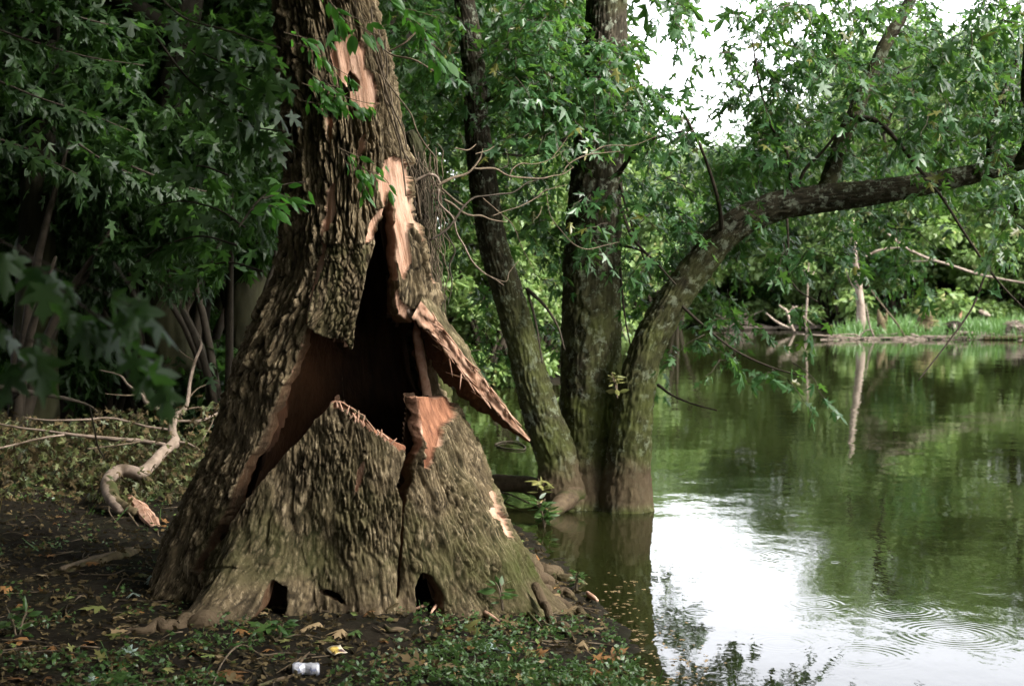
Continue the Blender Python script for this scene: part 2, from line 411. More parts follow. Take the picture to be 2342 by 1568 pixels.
def leaf_frames(D, tilt=.55, up=(0, 0, 1)):
    """leaf axis directions (N,3) -> rotation matrices (columns x,y,z) with y along the leaf and z roughly up"""
    D = nrm(D); n = len(D)
    Z = np.asarray(up, float) + rng.normal(0, tilt, (n, 3)); X = nrm(np.cross(D, Z)); Z = np.cross(X, D)
    return np.stack([X, D, Z], -1)
def merge(tpl, M, P, S):
    V, T = tpl; n = len(P)
    cv = np.stack([rng.uniform(.62, 1.08, n), np.ones(n), rng.normal(1.0, 1.1, n)], -1)          # narrow, broad, flat, curled
    W = np.einsum('nij,nkj->nki', M, V[None] * cv[:, None, :]) * np.asarray(S)[:, None, None] + P[:, None, :]
    F = (T[None] + (np.arange(n) * len(V))[:, None, None]).reshape(-1, 3)
    return W.reshape(-1, 3), F, np.repeat(rng.random(n), len(V))
def leaf_cloud(mb, tpl, P, size, out=None, droop=.5, tilt=.55):
    n = len(P)
    D = rng.normal(0, 1, (n, 3)); D[:, 2] = -np.abs(D[:, 2]) * .4 - droop
    if out is not None: D += out * .8
    S = size * rng.uniform(.6, 1.25, n)
    W, F, t = merge(tpl, leaf_frames(D, tilt), P, S); mb.add(W, None, F, tint=t)
LEAF_MESH = {}
def leaf_object(parent, tpl_name, m, M, p, s, name='leaf'):
    key = (tpl_name, m.name)
    if key not in LEAF_MESH:
        V, T = {'maple': LF_MAPLE, 'oval': LF_OVAL}[tpl_name]
        LEAF_MESH[key] = npmesh(name, V, T, [m])
    o = bpy.data.objects.new(name, LEAF_MESH[key]); C.objects.link(o)
    mw = np.eye(4); mw[:3, :3] = np.asarray(M) * (s * np.array([rng.uniform(.55, 1.02), 1.0, rng.uniform(-.4, 2.2)])); mw[:3, 3] = p
    if parent is not None: attach(o, parent)
    o.matrix_basis = Matrix(mw.tolist())
    return o

# ---------------------------------------------------------------- the hollow tree
YC = 7.2
SIL_L = [(-900, 600), (-200, 628), (0, 642), (112, 656), (260, 668), (370, 670), (470, 661), (540, 652), (634, 640), (728, 607), (818, 562), (950, 525), (1040, 490), (1140, 440), (1230, 402), (1320, 384), (1420, 366), (1520, 350)]
SIL_R = [(-900, 800), (-200, 812), (0, 838), (112, 864), (225, 893), (340, 917), (420, 928), (470, 936), (560, 962), (630, 982), (690, 992), (740, 975), (780, 968), (860, 978), (909, 994), (943, 1010), (984, 1037), (1028, 1059),
         (1069, 1077), (1105, 1101), (1171, 1136), (1219, 1158), (1249, 1176), (1300, 1188), (1344, 1200), (1420, 1212), (1520, 1220)]
HOLLOW = [(884, 440), (896, 468), (895, 513), (905, 558), (910, 620), (908, 670), (911, 719), (926, 728), (945, 738), (966, 736), (1010, 750), (1010, 860), (1000, 904), (975, 912), (958, 905), (943, 909),
          (944, 960), (938, 1020), (934, 1096), (920, 1158), (914, 1250), (912, 1366), (906, 1366), (907, 1250), (906, 1150), (892, 1106), (898, 1070), (902, 1054), (905, 1015), (878, 1000), (851, 981), (836, 968), (820, 945),
          (800, 925), (775, 912), (764, 913), (740, 945), (712, 989), (674, 1032), (639, 1076), (605, 1115), (574, 1150), (517, 1236), (470, 1312), (452, 1300), (480, 1250), (496, 1219), (539, 1141), (562, 1090), (590, 1030), (616, 975), (652, 885),
          (676, 840), (692, 790), (709, 741), (741, 768), (786, 778), (799, 798), (808, 755), (817, 715), (833, 621), (849, 576), (853, 540), (876, 468)]
PLATE_L = [(764, 900), (905, 1010), (890, 1110), (909, 1150), (909, 1372), (760, 1440), (400, 1560), (420, 1380), (465, 1306), (517, 1236), (574, 1150), (639, 1076), (712, 985)]
PLATE_R = [(938, 895), (1010, 895), (1180, 1240), (1300, 1500), (912, 1500), (913, 1250), (936, 1096)]
FLAP = [(884, 440), (853, 540), (833, 621), (808, 755), (800, 805), (709, 748), (722, 640), (740, 520), (800, 440)]
HOLES = [[(800, 158), (815, 165), (824, 182), (820, 204), (806, 206), (796, 190)],
         [(638, 1322), (664, 1340), (660, 1398), (640, 1424), (585, 1450), (540, 1470), (556, 1440), (598, 1396), (618, 1345)],
         [(948, 1420), (953, 1345), (966, 1312), (990, 1312), (1006, 1338), (1020, 1364), (1016, 1420)],
         [(728, 1348), (750, 1338), (778, 1350), (796, 1374), (770, 1366)]]
PEEL = [[(772, 92), (800, 82), (826, 110), (822, 150), (846, 170), (862, 205), (850, 235), (830, 258), (806, 250), (800, 215), (770, 170), (756, 130)],
        [(752, 268), (762, 272), (766, 340), (756, 350)], [(754, 428), (770, 424), (768, 480), (758, 528), (738, 560), (744, 500)],
        [(740, 556), (750, 560), (730, 660), (716, 742), (706, 742), (722, 650)],
        [(818, 322), (832, 312), (828, 345), (814, 365)],
        [(850, 400), (866, 372), (900, 360), (922, 372), (926, 430), (948, 500), (966, 560), (988, 645), (974, 640), (950, 575), (925, 510), (908, 560), (896, 520), (896, 460), (884, 442), (866, 500), (850, 556), (832, 560), (846, 505), (866, 470)],
        [(897, 470), (908, 480), (918, 540), (930, 600), (918, 640), (908, 600), (904, 550)], [(906, 655), (916, 690), (950, 722), (966, 740), (946, 742), (926, 732), (910, 722)],
        [(940, 900), (1000, 900), (1004, 960), (990, 975), (988, 1010), (972, 1020), (968, 1056), (956, 1075), (948, 1040), (942, 985)],
        [(1096, 1098), (1112, 1112), (1130, 1170), (1142, 1180), (1154, 1222), (1144, 1226), (1130, 1190), (1112, 1186), (1104, 1140)],
        [(812, 1060), (826, 1048), (818, 1095), (806, 1120)], [(764, 908), (778, 914), (838, 972), (908, 1018), (905, 1034), (870, 1006), (826, 970), (788, 930), (764, 925)],
        [(598, 706), (612, 690), (578, 788), (566, 806)], [(694, 780), (706, 745), (690, 800), (672, 848), (660, 880)],
        [(624, 972), (636, 966), (628, 990), (614, 992)]]
RED = [[(940, 898), (1004, 898), (1004, 962), (956, 1080)], [(764, 905), (912, 1015), (905, 1040), (764, 930)], [(600, 700), (720, 730), (640, 900), (560, 810)]]

def worley(x, y, seed):
    ix = np.floor(x); iy = np.floor(y); X = ix.astype(np.int64); Y = iy.astype(np.int64)
    f1 = np.full(x.shape, 9.0); f2 = np.full(x.shape, 9.0); idv = np.zeros(x.shape)
    for dx in (-1, 0, 1):
        for dy in (-1, 0, 1):
            a, b_ = X + dx, Y + dy
            px = ix + dx + h3(a, b_, 0 * a, seed); py = iy + dy + h3(a, b_, 0 * a + 1, seed); d = np.hypot(px - x, py - y); c = h3(a, b_, 0 * a + 2, seed)
            n1 = d < f1; f2 = np.where(n1, f1, np.minimum(f2, d)); idv = np.where(n1, c, idv); f1 = np.where(n1, d, f1)
    return f1, f2, idv
def ridgenet(s, z, fs, fz, seed):
    """cracked bark: long plates of uneven height with sharp fissures; 0 in the fissures, 1 on the highest plates"""
    s, z = np.broadcast_arrays(np.asarray(s, float), np.asarray(z, float))
    w = (fbm(s * fs * .35, z * fz * .7, 0, 3, seed + 5) - .5) * 1.5; w2 = fbm(s * fs * .8, z * fz * 1.2, 0, 2, seed + 6) - .5
    f1, f2, i1 = worley(s * fs + w, z * fz + w2, seed); g1, g2, i2 = worley(s * fs * 2.1 + w * 1.5 + w2, z * fz * 2.6, seed + 1)
    rough = fbm(s * fs * 4, z * fz * 9, 0, 3, seed + 9)
    p1 = ss(.05, .36, f2 - f1 + .10 * (rough - .5)); p2 = ss(.02, .22, g2 - g1)
    return np.clip(p1 * (.50 + .5 * i1) * (.62 + .38 * p2 * (.4 + .6 * i2) + .35 * (rough - .45)), 0, 1)

def trunk_disp(R0, fs, fz, seed, amp=.012, wobble=.05):
    def f(th, s, P, R):
        rg = ridgenet(th * R0, s, fs, fz, seed)
        ws = fbm(P[..., 0] * 2.3 + seed, P[..., 1] * 2.3, P[..., 2] * 2.3, 3, seed) - .5
        kn = fbm(P[..., 0] * 9 + seed, P[..., 1] * 9, P[..., 2] * 6, 2, seed + 2) - .5
        zz = P[..., 2] + .25 * (fbm(P[..., 0] * 5, P[..., 1] * 5, P[..., 2] * 4, 3, seed + 4) - .5)
        sc = np.clip(R / R0, .3, 1)
        return amp * sc * (rg - .5) + R * wobble * 2 * ws + .05 * R * kn + .004 * (fbm(th * 40 * R0, s * 22, 0, 2, seed + 3) - .5), {'ridge': rg, 'moss': .75 * ss(2.6, .6, P[..., 2]) + .25 * ss(.45, .6, ws + .5), 'mud': .85 * ss(.42, .20, zz) * ss(.0, .08, P[..., 2])}
    return f
def build_hollow_tree():
    root = empty('hollow_tree', 'massive split-open hollow tree with torn pink wood standing on the bank', 'tree', loc=(-.75, YC, .1))
    zr = np.r_[np.arange(-.28, 3.45, .0058), np.linspace(3.47, 7.5, 46)]
    th = np.r_[np.linspace(-math.pi, -1.95, 26)[:-1], np.linspace(-1.95, 1.95, 600), np.linspace(1.95, math.pi, 26)[1:]]
    vv = np.linspace(-3000, 1600, 4000); zz = at(np.full(4000, U0), vv, YC)[:, 2]
    vr = np.interp(-zr, -zz, vv)
    uL = np.interp(vr, *zip(*SIL_L)); uR = np.interp(vr, *zip(*SIL_R))
    xL = at(uL, vr, YC)[:, 0]; xR = at(uR, vr, YC)[:, 0]
    k = np.ones(9) / 9
    sm = lambda a: np.convolve(np.pad(a, 4, 'edge'), k, 'valid')
    xL, xR = sm(xL), sm(xR)
    ext = ss(3.3, 7.5, zr)
    xc = (xL + xR) / 2; R = (xR - xL) / 2
    R = np.where(zr > 3.3, np.interp(3.3, zr, R) * (1 - .25 * ext), R); xc = np.where(zr > 3.3, np.interp(3.3, zr, xc) - .12 * ext, xc)
    kf = .60 + .36 * ss(.1, 2.1, zr)
    TH, Z = np.meshgrid(th, zr); Rr = R[:, None] + 0 * TH; XC = xc[:, None] + 0 * TH; KF = kf[:, None] + 0 * TH
    TH = TH.copy()
    lob = np.zeros_like(TH)
    for t0, A, w, h, p in ((-23, 1.05, 11, .28, 1), (-70, .10, 14, .35, 1), (43, .14, 8, .30, 1), (12, .05, 6, .2, 1), (62, .12, 8, .35, 1), (-45, -.10, 7, .4, 1), (-5, -.10, 7, .25, 1), (53, -.11, 5, .45, 1), (22, -.08, 5, .5, 1), (80, .08, 8, .25, 1)):
        lob += A * np.exp(-((np.degrees(TH) - t0) / w) ** 2) * np.exp(-np.maximum(Z + .02, 0) / h)
    lob += (.10 + .10 * fbm(TH * 3.2, 0 * TH, 0, 2, 44)) * np.exp(-np.maximum(Z - .02, 0) / .10) * (TH > -1.2)
    RR = Rr * (1 + lob)
    ct = np.cos(TH)
    # gently flattened front: k applies on the camera side only
    X = XC + RR * np.sin(TH); Y = YC - np.where(ct > 0, KF, .9) * RR * ct
    U, Vv = proj(np.stack([X, Y, Z], -1))
    front = ct > -.15
    jn = 9 * (fbm(U / 34, Vv / 60, 0, 3, 40) - .5); jm = 9 * (fbm(U / 30, Vv / 46, 0, 3, 43) - .5)
    Uj, Vj = U + jn, Vv + jm * 1.3
    hollow = front & inpoly(Uj, Vj, HOLLOW)
    for h in HOLES: hollow |= front & inpoly(Uj + jn, Vj + jm, h)
    peel = np.zeros_like(TH)
    jag = 16 * (fbm(U / 14, Vv / 60, 0, 3, 50) - .5)
    for p in PEEL: peel = np.maximum(peel, (front & inpoly(U + jag * .6, Vv + jag * 1.6, p)).astype(float))
    red = np.zeros_like(TH)
    for p in RED: red = np.maximum(red, (front & inpoly(U, Vv, p)).astype(float))
    push = .13 * inpoly(U, Vv, PLATE_L) * ss(1330, 930, Vv) + .05 * inpoly(U, Vv, PLATE_R) * ss(1200, 920, Vv) + .055 * inpoly(Uj, Vv, FLAP) * ss(520, 780, Vv)
    push *= front
    und = .075 * (fbm(TH * 1.9, Z * 1.6, 0, 3, 61) - .5) + .035 * (fbm(TH * 5, Z * 2.2, 0, 2, 62) - .5)
    # bark: long interlaced ridges above, small plates on the flared base
    up = ridgenet(TH * .36, Z, 36, 8, 70); lo = ridgenet(TH * .62, Z, 74, 10, 80); flapb = ridgenet(TH * .36, Z, 48, 26, 90)
    wl = ss(1.25, .75, Z)
    ridge = up * (1 - wl) + lo * wl
    fl = (inpoly(Uj, Vj, FLAP) & (Vv > 560)).astype(float); ridge = ridge * (1 - fl) + flapb * fl
    grain = fbm(TH * 45, Z * 30, 0, 3, 95)
    patchy = .30 + 1.1 * ss(.33, .67, fbm(TH * 4.5, Z * 3.2, 0, 3, 96))
    rootz = ss(.30, .06, Z + .25 * (fbm(TH * 4, Z * 3, 0, 2, 99) - .5))
    amp = (.034 * (1 - wl) + .021 * wl) * (1 - .5 * rootz) * (1 - .55 * fl)
    coarse = .012 * fbm(TH * 9, Z * 7, 0, 2, 97)
    long_ = ridgenet(TH * .5, Z * (1 - .0 * wl), 15, 2.4, 77)
    dsp = amp * patchy * ridge + .024 * long_ * (1 - .6 * fl) * (1 - .4 * rootz) + .009 * grain + coarse
    wood = .004 * fbm(TH * 60, Z * 4, 0, 3, 98) + .004 * fbm(TH * 16, Z * 9, 0, 2, 101)
    dsp = dsp * (1 - peel) + (wood - .003) * peel
    # horizontal cracks in the old bark
    for (vc, ua, ub) in ((842, 560, 680), (1292, 440, 640)):
        dsp -= .013 * np.exp(-((Vv + 16 * (fbm(U / 40, 0, 0, 2, 7) - .5) - vc) / 3.2) ** 2) * ss(ua, ua + 30, U) * ss(ub, ub - 30, U) * front
    D = push + und + dsp
    X = X + D * np.sin(TH); Y = Y - D * ct
    P = np.stack([X, Y, Z], -1)
    gz = np.gradient(P, axis=0); gt = np.gradient(P, axis=1); N = nrm(np.cross(gt, gz))
    nr, nt = TH.shape
    i = np.arange(nr - 1)[:, None] * nt + np.arange(nt - 1)[None, :]
    Q = np.stack([i, i + 1, i + nt + 1, i + nt], -1)
    hq = hollow[:-1, :-1].astype(int) + hollow[1:, :-1] + hollow[:-1, 1:] + hollow[1:, 1:]
    keep = hq < 2
    Qk = Q[keep]
    # torn rim: boundary edges of the holes walk inwards
    E = np.concatenate([Qk[:, [a, (a + 1) % 4]] for a in range(4)]); key = np.minimum(E[:, 0], E[:, 1]) * (nr * nt) + np.maximum(E[:, 0], E[:, 1])
    uq, first, cnt = np.unique(key, return_index=True, return_counts=True)
    bE = E[first[cnt == 1]]
    r0, c0 = bE[:, 0] // nt, bE[:, 0] % nt
    inside = (r0 > 1) & (r0 < nr - 2) & (c0 > 1) & (c0 < nt - 2)
    bE = bE[inside]
    bv, inv = np.unique(bE, return_inverse=True); inv = inv.reshape(bE.shape)
    Pf = P.reshape(-1, 3)
    for _ in range(6):          # relax the stair-stepped outline of the holes
        acc = np.zeros((len(bv), 3)); cn = np.zeros(len(bv))
        for a_, b_ in ((0, 1), (1, 0)):
            np.add.at(acc, inv[:, a_], Pf[bv[inv[:, b_]]]); np.add.at(cn, inv[:, a_], 1)
        Pf[bv] = .4 * Pf[bv] + .6 * acc / np.maximum(cn, 1)[:, None]
    Nr = np.stack([np.sin(TH), -ct, 0 * TH], -1).reshape(-1, 3)
    moss = (ss(1.3, .2, Z) * .75 * ss(.42, .6, fbm(TH * 3, Z * 2.5, 0, 3, 110)) + .9 * fl * ss(.4, .55, fbm(TH * 14, Z * 9, 0, 3, 112)) * .55
            + 1.2 * np.exp(-((U - 1200) / 45) ** 2 - ((Vv - 1290) / 60) ** 2) * front)
    moss = np.clip(moss, 0, 1)
    mud = rootz * .55 * ss(.35, .6, fbm(TH * 7, Z * 8, 0, 3, 120)) * ss(-40, 20, np.degrees(TH))
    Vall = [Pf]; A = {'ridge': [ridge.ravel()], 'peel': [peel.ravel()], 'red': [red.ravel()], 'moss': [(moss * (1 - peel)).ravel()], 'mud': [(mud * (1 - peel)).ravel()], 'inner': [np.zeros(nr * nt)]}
    prev = bv; off = nr * nt; RQ = []
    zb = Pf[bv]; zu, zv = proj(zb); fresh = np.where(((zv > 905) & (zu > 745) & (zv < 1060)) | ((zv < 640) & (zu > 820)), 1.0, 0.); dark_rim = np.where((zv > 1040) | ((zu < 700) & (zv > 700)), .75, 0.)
    for kk in range(1, 5):
        th_ = .022 * kk * (.75 + .5 * vn(zb[:, 0] * 25, zb[:, 2] * 25, 0, 130))
        ja = .011 * (kk < 4)
        nv = zb - Nr[bv] * th_[:, None] + np.stack([vn(zb[:, 2] * 60, kk * 9.1, 0, 131) - .5, 0 * th_, vn(zb[:, 0] * 60, kk * 5.1, 0, 132) - .5], -1) * ja
        Vall.append(nv); cur = off + np.arange(len(bv))
        RQ.append(np.stack([bE[:, 1], bE[:, 0], cur[inv[:, 0]], cur[inv[:, 1]]], -1) if kk == 1 else np.stack([prev[inv[:, 1]], prev[inv[:, 0]], cur[inv[:, 0]], cur[inv[:, 1]]], -1))
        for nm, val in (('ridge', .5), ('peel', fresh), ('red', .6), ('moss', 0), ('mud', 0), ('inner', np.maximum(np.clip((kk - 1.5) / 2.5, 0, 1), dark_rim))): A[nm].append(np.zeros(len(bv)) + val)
        prev = cur; off += len(bv)
    Vt = np.concatenate(Vall); used = np.zeros(len(Vt), bool)
    QF = np.concatenate([Qk.reshape(-1, 4)] + RQ); used[QF.ravel()] = True
    remap = np.cumsum(used) - 1
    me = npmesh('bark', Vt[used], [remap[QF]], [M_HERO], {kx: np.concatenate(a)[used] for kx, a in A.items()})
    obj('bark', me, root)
    # dark heartwood lining of the hollow
    st = 4
    ri = np.r_[np.arange(0, nr - 1, st), nr - 1]; ci = np.r_[np.arange(0, nt - 1, st), nt - 1]
    Lp = P[np.ix_(ri, ci)]; thl = TH[np.ix_(ri, ci)]; zl = Z[np.ix_(ri, ci)]
    th_ = np.minimum(.085 + .06 * (fbm(thl * 6, zl * 2.2, 0, 3, 140) - .3), Rr[np.ix_(ri, ci)] * .6) + .05 * fl[np.ix_(ri, ci)]
    base = np.stack([XC + (Rr * (1 + np.minimum(lob, .1)) + push) * np.sin(TH), YC - np.where(ct > 0, KF, .9) * (Rr * (1 + np.minimum(lob, .1)) + push / np.maximum(KF, .1)) * ct, Z], -1)[np.ix_(ri, ci)]
    Lp = base - np.stack([np.sin(thl), -np.cos(thl), 0 * thl], -1) * th_[..., None]
    hl = hollow[np.ix_(ri, ci)]; n1, n2 = hl.shape
    i = np.arange(n1 - 1)[:, None] * n2 + np.arange(n2 - 1)[None, :]; Q = np.stack([i, i + n2, i + n2 + 1, i + 1], -1)
    keep = (hl[:-1, :-1].astype(int) + hl[1:, :-1] + hl[:-1, 1:] + hl[1:, 1:]) < 3
    Ul, Vl = proj(Lp)
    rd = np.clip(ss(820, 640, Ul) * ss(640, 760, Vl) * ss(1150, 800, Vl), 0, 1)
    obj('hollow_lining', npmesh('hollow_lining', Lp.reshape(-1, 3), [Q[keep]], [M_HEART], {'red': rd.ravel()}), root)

    # the splintered slab that fell outwards on the river side
    A_ = [(978, 640), (990, 668), (1028, 737), (1064, 782), (1086, 827), (1113, 872), (1149, 916), (1178, 961), (1214, 1006)]
    B_ = [(962, 690), (976, 706), (1002, 738), (1036, 782), (1068, 822), (1103, 862), (1142, 915), (1174, 956), (1213, 1004)]
    C_ = [(940, 728), (962, 742), (984, 760), (1016, 800), (1046, 836), (1082, 882), (1122, 926), (1160, 968), (1212, 1009)]
    D_ = [(930, 736), (958, 742), (972, 790), (1000, 852), (1030, 882), (1056, 910), (1108, 945), (1146, 972), (1211, 1012)]
    m = 90
    crv = [spline(at(*np.array(c).T, np.linspace(y0, y1, 9)), m) for c, y0, y1 in ((A_, 7.14, 7.25), (B_, 6.93, 7.2), (C_, 6.9, 7.19), (D_, 7.12, 7.26))]
    E_ = (crv[0] + crv[3]) / 2 + np.array([0, .14, .02]) * np.linspace(1, .15, m)[:, None]
    loop = []; seg = []
    for a, b_, nseg, kind in ((crv[0], crv[1], 14, 0), (crv[1], crv[2], 8, 1), (crv[2], crv[3], 10, 2), (crv[3], E_, 6, 2), (E_, crv[0], 6, 0)):
        for q in range(nseg): loop.append(a + (b_ - a) * q / nseg); seg.append(kind)
    G = np.stack(loop, 1); seg = np.array(seg); kind = np.broadcast_to(seg[None, :], G.shape[:2])
    cen = G.mean(1, keepdims=True); nd = nrm(G - cen); tt = np.linspace(0, 3.2, m)[:, None] + 0 * kind; ss_ = np.arange(len(seg))[None, :] * .016 + 0 * tt
    rg = ridgenet(ss_, tt * .3, 26, 7, 150)
    dis = np.where(kind == 0, .016 * rg - .006, np.where(kind == 1, .055 * (fbm(ss_ * 48, tt * 7, 0, 4, 151) - .5), .09 * (fbm(ss_ * 22, tt * 9, 0, 4, 152) - .5))) * np.linspace(1, .3, m)[:, None]
    G = G + nd * dis[..., None]
    n2 = len(seg); i = np.arange(m - 1)[:, None] * n2; j = np.arange(n2)[None, :]; j2 = (j + 1) % n2
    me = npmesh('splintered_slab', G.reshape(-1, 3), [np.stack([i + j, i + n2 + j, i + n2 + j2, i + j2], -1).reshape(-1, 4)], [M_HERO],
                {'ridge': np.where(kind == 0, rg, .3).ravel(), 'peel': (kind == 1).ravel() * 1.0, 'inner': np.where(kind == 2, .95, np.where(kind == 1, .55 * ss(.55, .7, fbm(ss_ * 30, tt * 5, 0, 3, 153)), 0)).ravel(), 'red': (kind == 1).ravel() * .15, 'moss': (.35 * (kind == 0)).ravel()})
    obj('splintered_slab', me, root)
    # thin standing splinters
    mb = MB()
    sp_ = np.c_[at(*np.array([(952, 730), (956, 780), (963, 830), (971, 875), (981, 925)]).T, np.full(5, 7.22)), [.012, .022, .024, .02, .024]]
    addtube(mb, sp_, 7, 22, wob(.5, 3))
    obj('splinter', mb.mesh('splinter', [M_FRESH]), root)
    mb = MB(); addtube(mb, path([(910, 712, 6), (918, 700, 14), (934, 712, 18), (944, 730, 10)], 6.98), 7, 10, wob(.5, 5)); obj('splinter', mb.mesh('splinter', [M_DEAD]), root)
    # torn fibres standing off the broken edges
    mb = MB()
    for _ in range(60):
        t = rng.uniform(.12, .98); e = spline(at(*np.array(C_ if rng.random() < .6 else B_).T, np.linspace(6.9, 7.2, 9)), 100)[int(t * 99)]; d = nrm(np.array([.55, 0, -.62]) * rng.choice([1, -1]) + rng.normal(0, .18, 3)); L = rng.uniform(.03, .12)
        addtube(mb, [np.r_[e, .005], np.r_[e + d * L * .5, .004], np.r_[e + d * L, .0008]], 5, 5)
    for _ in range(26):
        t = rng.random(); e = at(768 + 138 * t, 912 + 100 * t ** .9 + rng.uniform(-2, 8), 6.62); d = nrm(np.array([rng.normal(.25, .6), .1, .7])); L = .05 * rng.random() ** 2
        addtube(mb, [np.r_[e - d * .02, .006], np.r_[e + d * L * .5, .004], np.r_[e + d * L, .0008]], 5, 5)
    tag(obj('torn_fibres', mb.mesh('torn_fibres', [M_FRESH]), root), kind='stuff')
    # surface roots
    roots = [([(500, 1420, 80), (440, 1436, 46), (385, 1458, 34), (330, 1472, 24), (270, 1490, 10)], 6.35, 6.15), ([(1160, 1236, 50), (1205, 1240, 42), (1262, 1262, 38), (1300, 1282, 30), (1340, 1302, 10)], 8.1, 7.9),
             ([(1180, 1280, 80), (1240, 1322, 46), (1290, 1348, 32), (1330, 1372, 20), (1356, 1400, 8)], 7.25, 6.95), ([(1205, 1268, 44), (1255, 1292, 28), (1290, 1306, 26), (1322, 1322, 10)], 7.6, 7.4),
             ([(1225, 1340, 24), (1262, 1366, 20), (1300, 1396, 15), (1318, 1430, 5)], 6.9, 6.45)]
    for pts, ya, yb in roots:
        mb = MB(); PR = path(pts, ya, yb); g = np.maximum(ground_h(PR[:, 0], PR[:, 1]), -.02)
        PR[1:, 2] = g[1:] + PR[1:, 3] * np.linspace(.55, .1, len(PR) - 1)
        S = spline(PR, 14); S[1:, :3] += rng.normal(0, 1, (13, 3)) * [.014, .02, .008]; S[:, 3] *= rng.uniform(.9, 1.08, 14)
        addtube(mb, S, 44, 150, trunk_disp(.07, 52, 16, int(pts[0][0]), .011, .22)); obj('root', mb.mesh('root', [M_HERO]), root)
    # high limbs and crown above the picture
    mb = MB(); pts = []
    top = np.array([xc[-1], YC, 7.4])
    for a, L, el in ((.3, 3.2, .8), (2.2, 3.0, .9), (4.1, 3.3, .7), (5.4, 2.6, 1.0)):
        d = np.array([math.cos(a) * math.cos(el), math.sin(a) * math.cos(el), math.sin(el)])
        q = [np.r_[top - [0, 0, .5], .15], np.r_[top + d * L * .4, .10], np.r_[top + d * L + [0, 0, .3], .03]]
        addtube(mb, q, 8, 12); pts.append(top + d * L)
    obj('limb', mb.mesh('limb', [M_HERO]), root)
    mb = MB()
    for p in pts:
        Pn = p + rng.normal(0, 1, (1500, 3)) * [1.1, 1.1, .7]; leaf_cloud(mb, LF_MAPLO, Pn, .13)
    tag(obj('leaves', mb.mesh('leaves', [M_LDARK]), root), kind='stuff')
    return root
build_hollow_tree()

# ---------------------------------------------------------------- the three-stemmed maple at the water's edge
def spray(mb_tw, P0, heading, L, nl, size, recs, droop=.35):
    """a twig with leaf pairs; leaf records go to recs"""
    d = nrm(np.array(heading, float)); n = max(4, nl // 2)
    side = nrm(np.cross(d, [0, 0, 1.0]) + 1e-6)
    t = np.linspace(0, 1, n)
    Pt = P0 + d * (t * L)[:, None] + np.array([0, 0, -1]) * (droop * L * t ** 2)[:, None] + rng.normal(0, .012, (n, 3))
    if mb_tw is not None: addtube(mb_tw, np.c_[Pt, np.linspace(.004, .0015, n)], 3, n)
    for q in range(n):
        for sgn in (-1, 1):
            if rng.random() < .12: continue
            ld = d * .55 + side * sgn * rng.uniform(.4, 1.1) + np.array([0, 0, -rng.uniform(.1, .9)]) + rng.normal(0, .25, 3)
            ld /= np.linalg.norm(ld); recs.append((Pt[q] + ld * size * rng.uniform(.25, .55), ld, size * rng.uniform(.65, 1.2)))
def split_leaves(root, recs, tpl_name, tpl, m, keep, mats_name='leaves', camdist=True, up=(0, 0, 1)):
    """the leaves that show largest become parts of their own, the rest one part"""
    P = np.array([r[0] for r in recs]); D = np.array([r[1] for r in recs]); S = np.array([r[2] for r in recs])
    M = leaf_frames(D, .6, up)
    u, v = proj(P); vis = (u > -10) & (u < 2352) & (v > -10) & (v < 1578)
    face = np.abs(np.einsum('ni,ni->n', M[:, :, 2], nrm(P - np.array([0, 0, CAMZ]))))
    score = S / P[:, 1] * (.3 + face) * vis
    o = np.argsort(-score)
    for k in o[:keep]: leaf_object(root, tpl_name, m, M[k], P[k], S[k])
    r = o[keep:]
    if len(r):
        mb = MB(); W, F, t = merge(tpl, M[r], P[r], S[r]); mb.add(W, None, F, tint=t)
        tag(obj(mats_name, mb.mesh(mats_name, [m], False), root), kind='stuff')

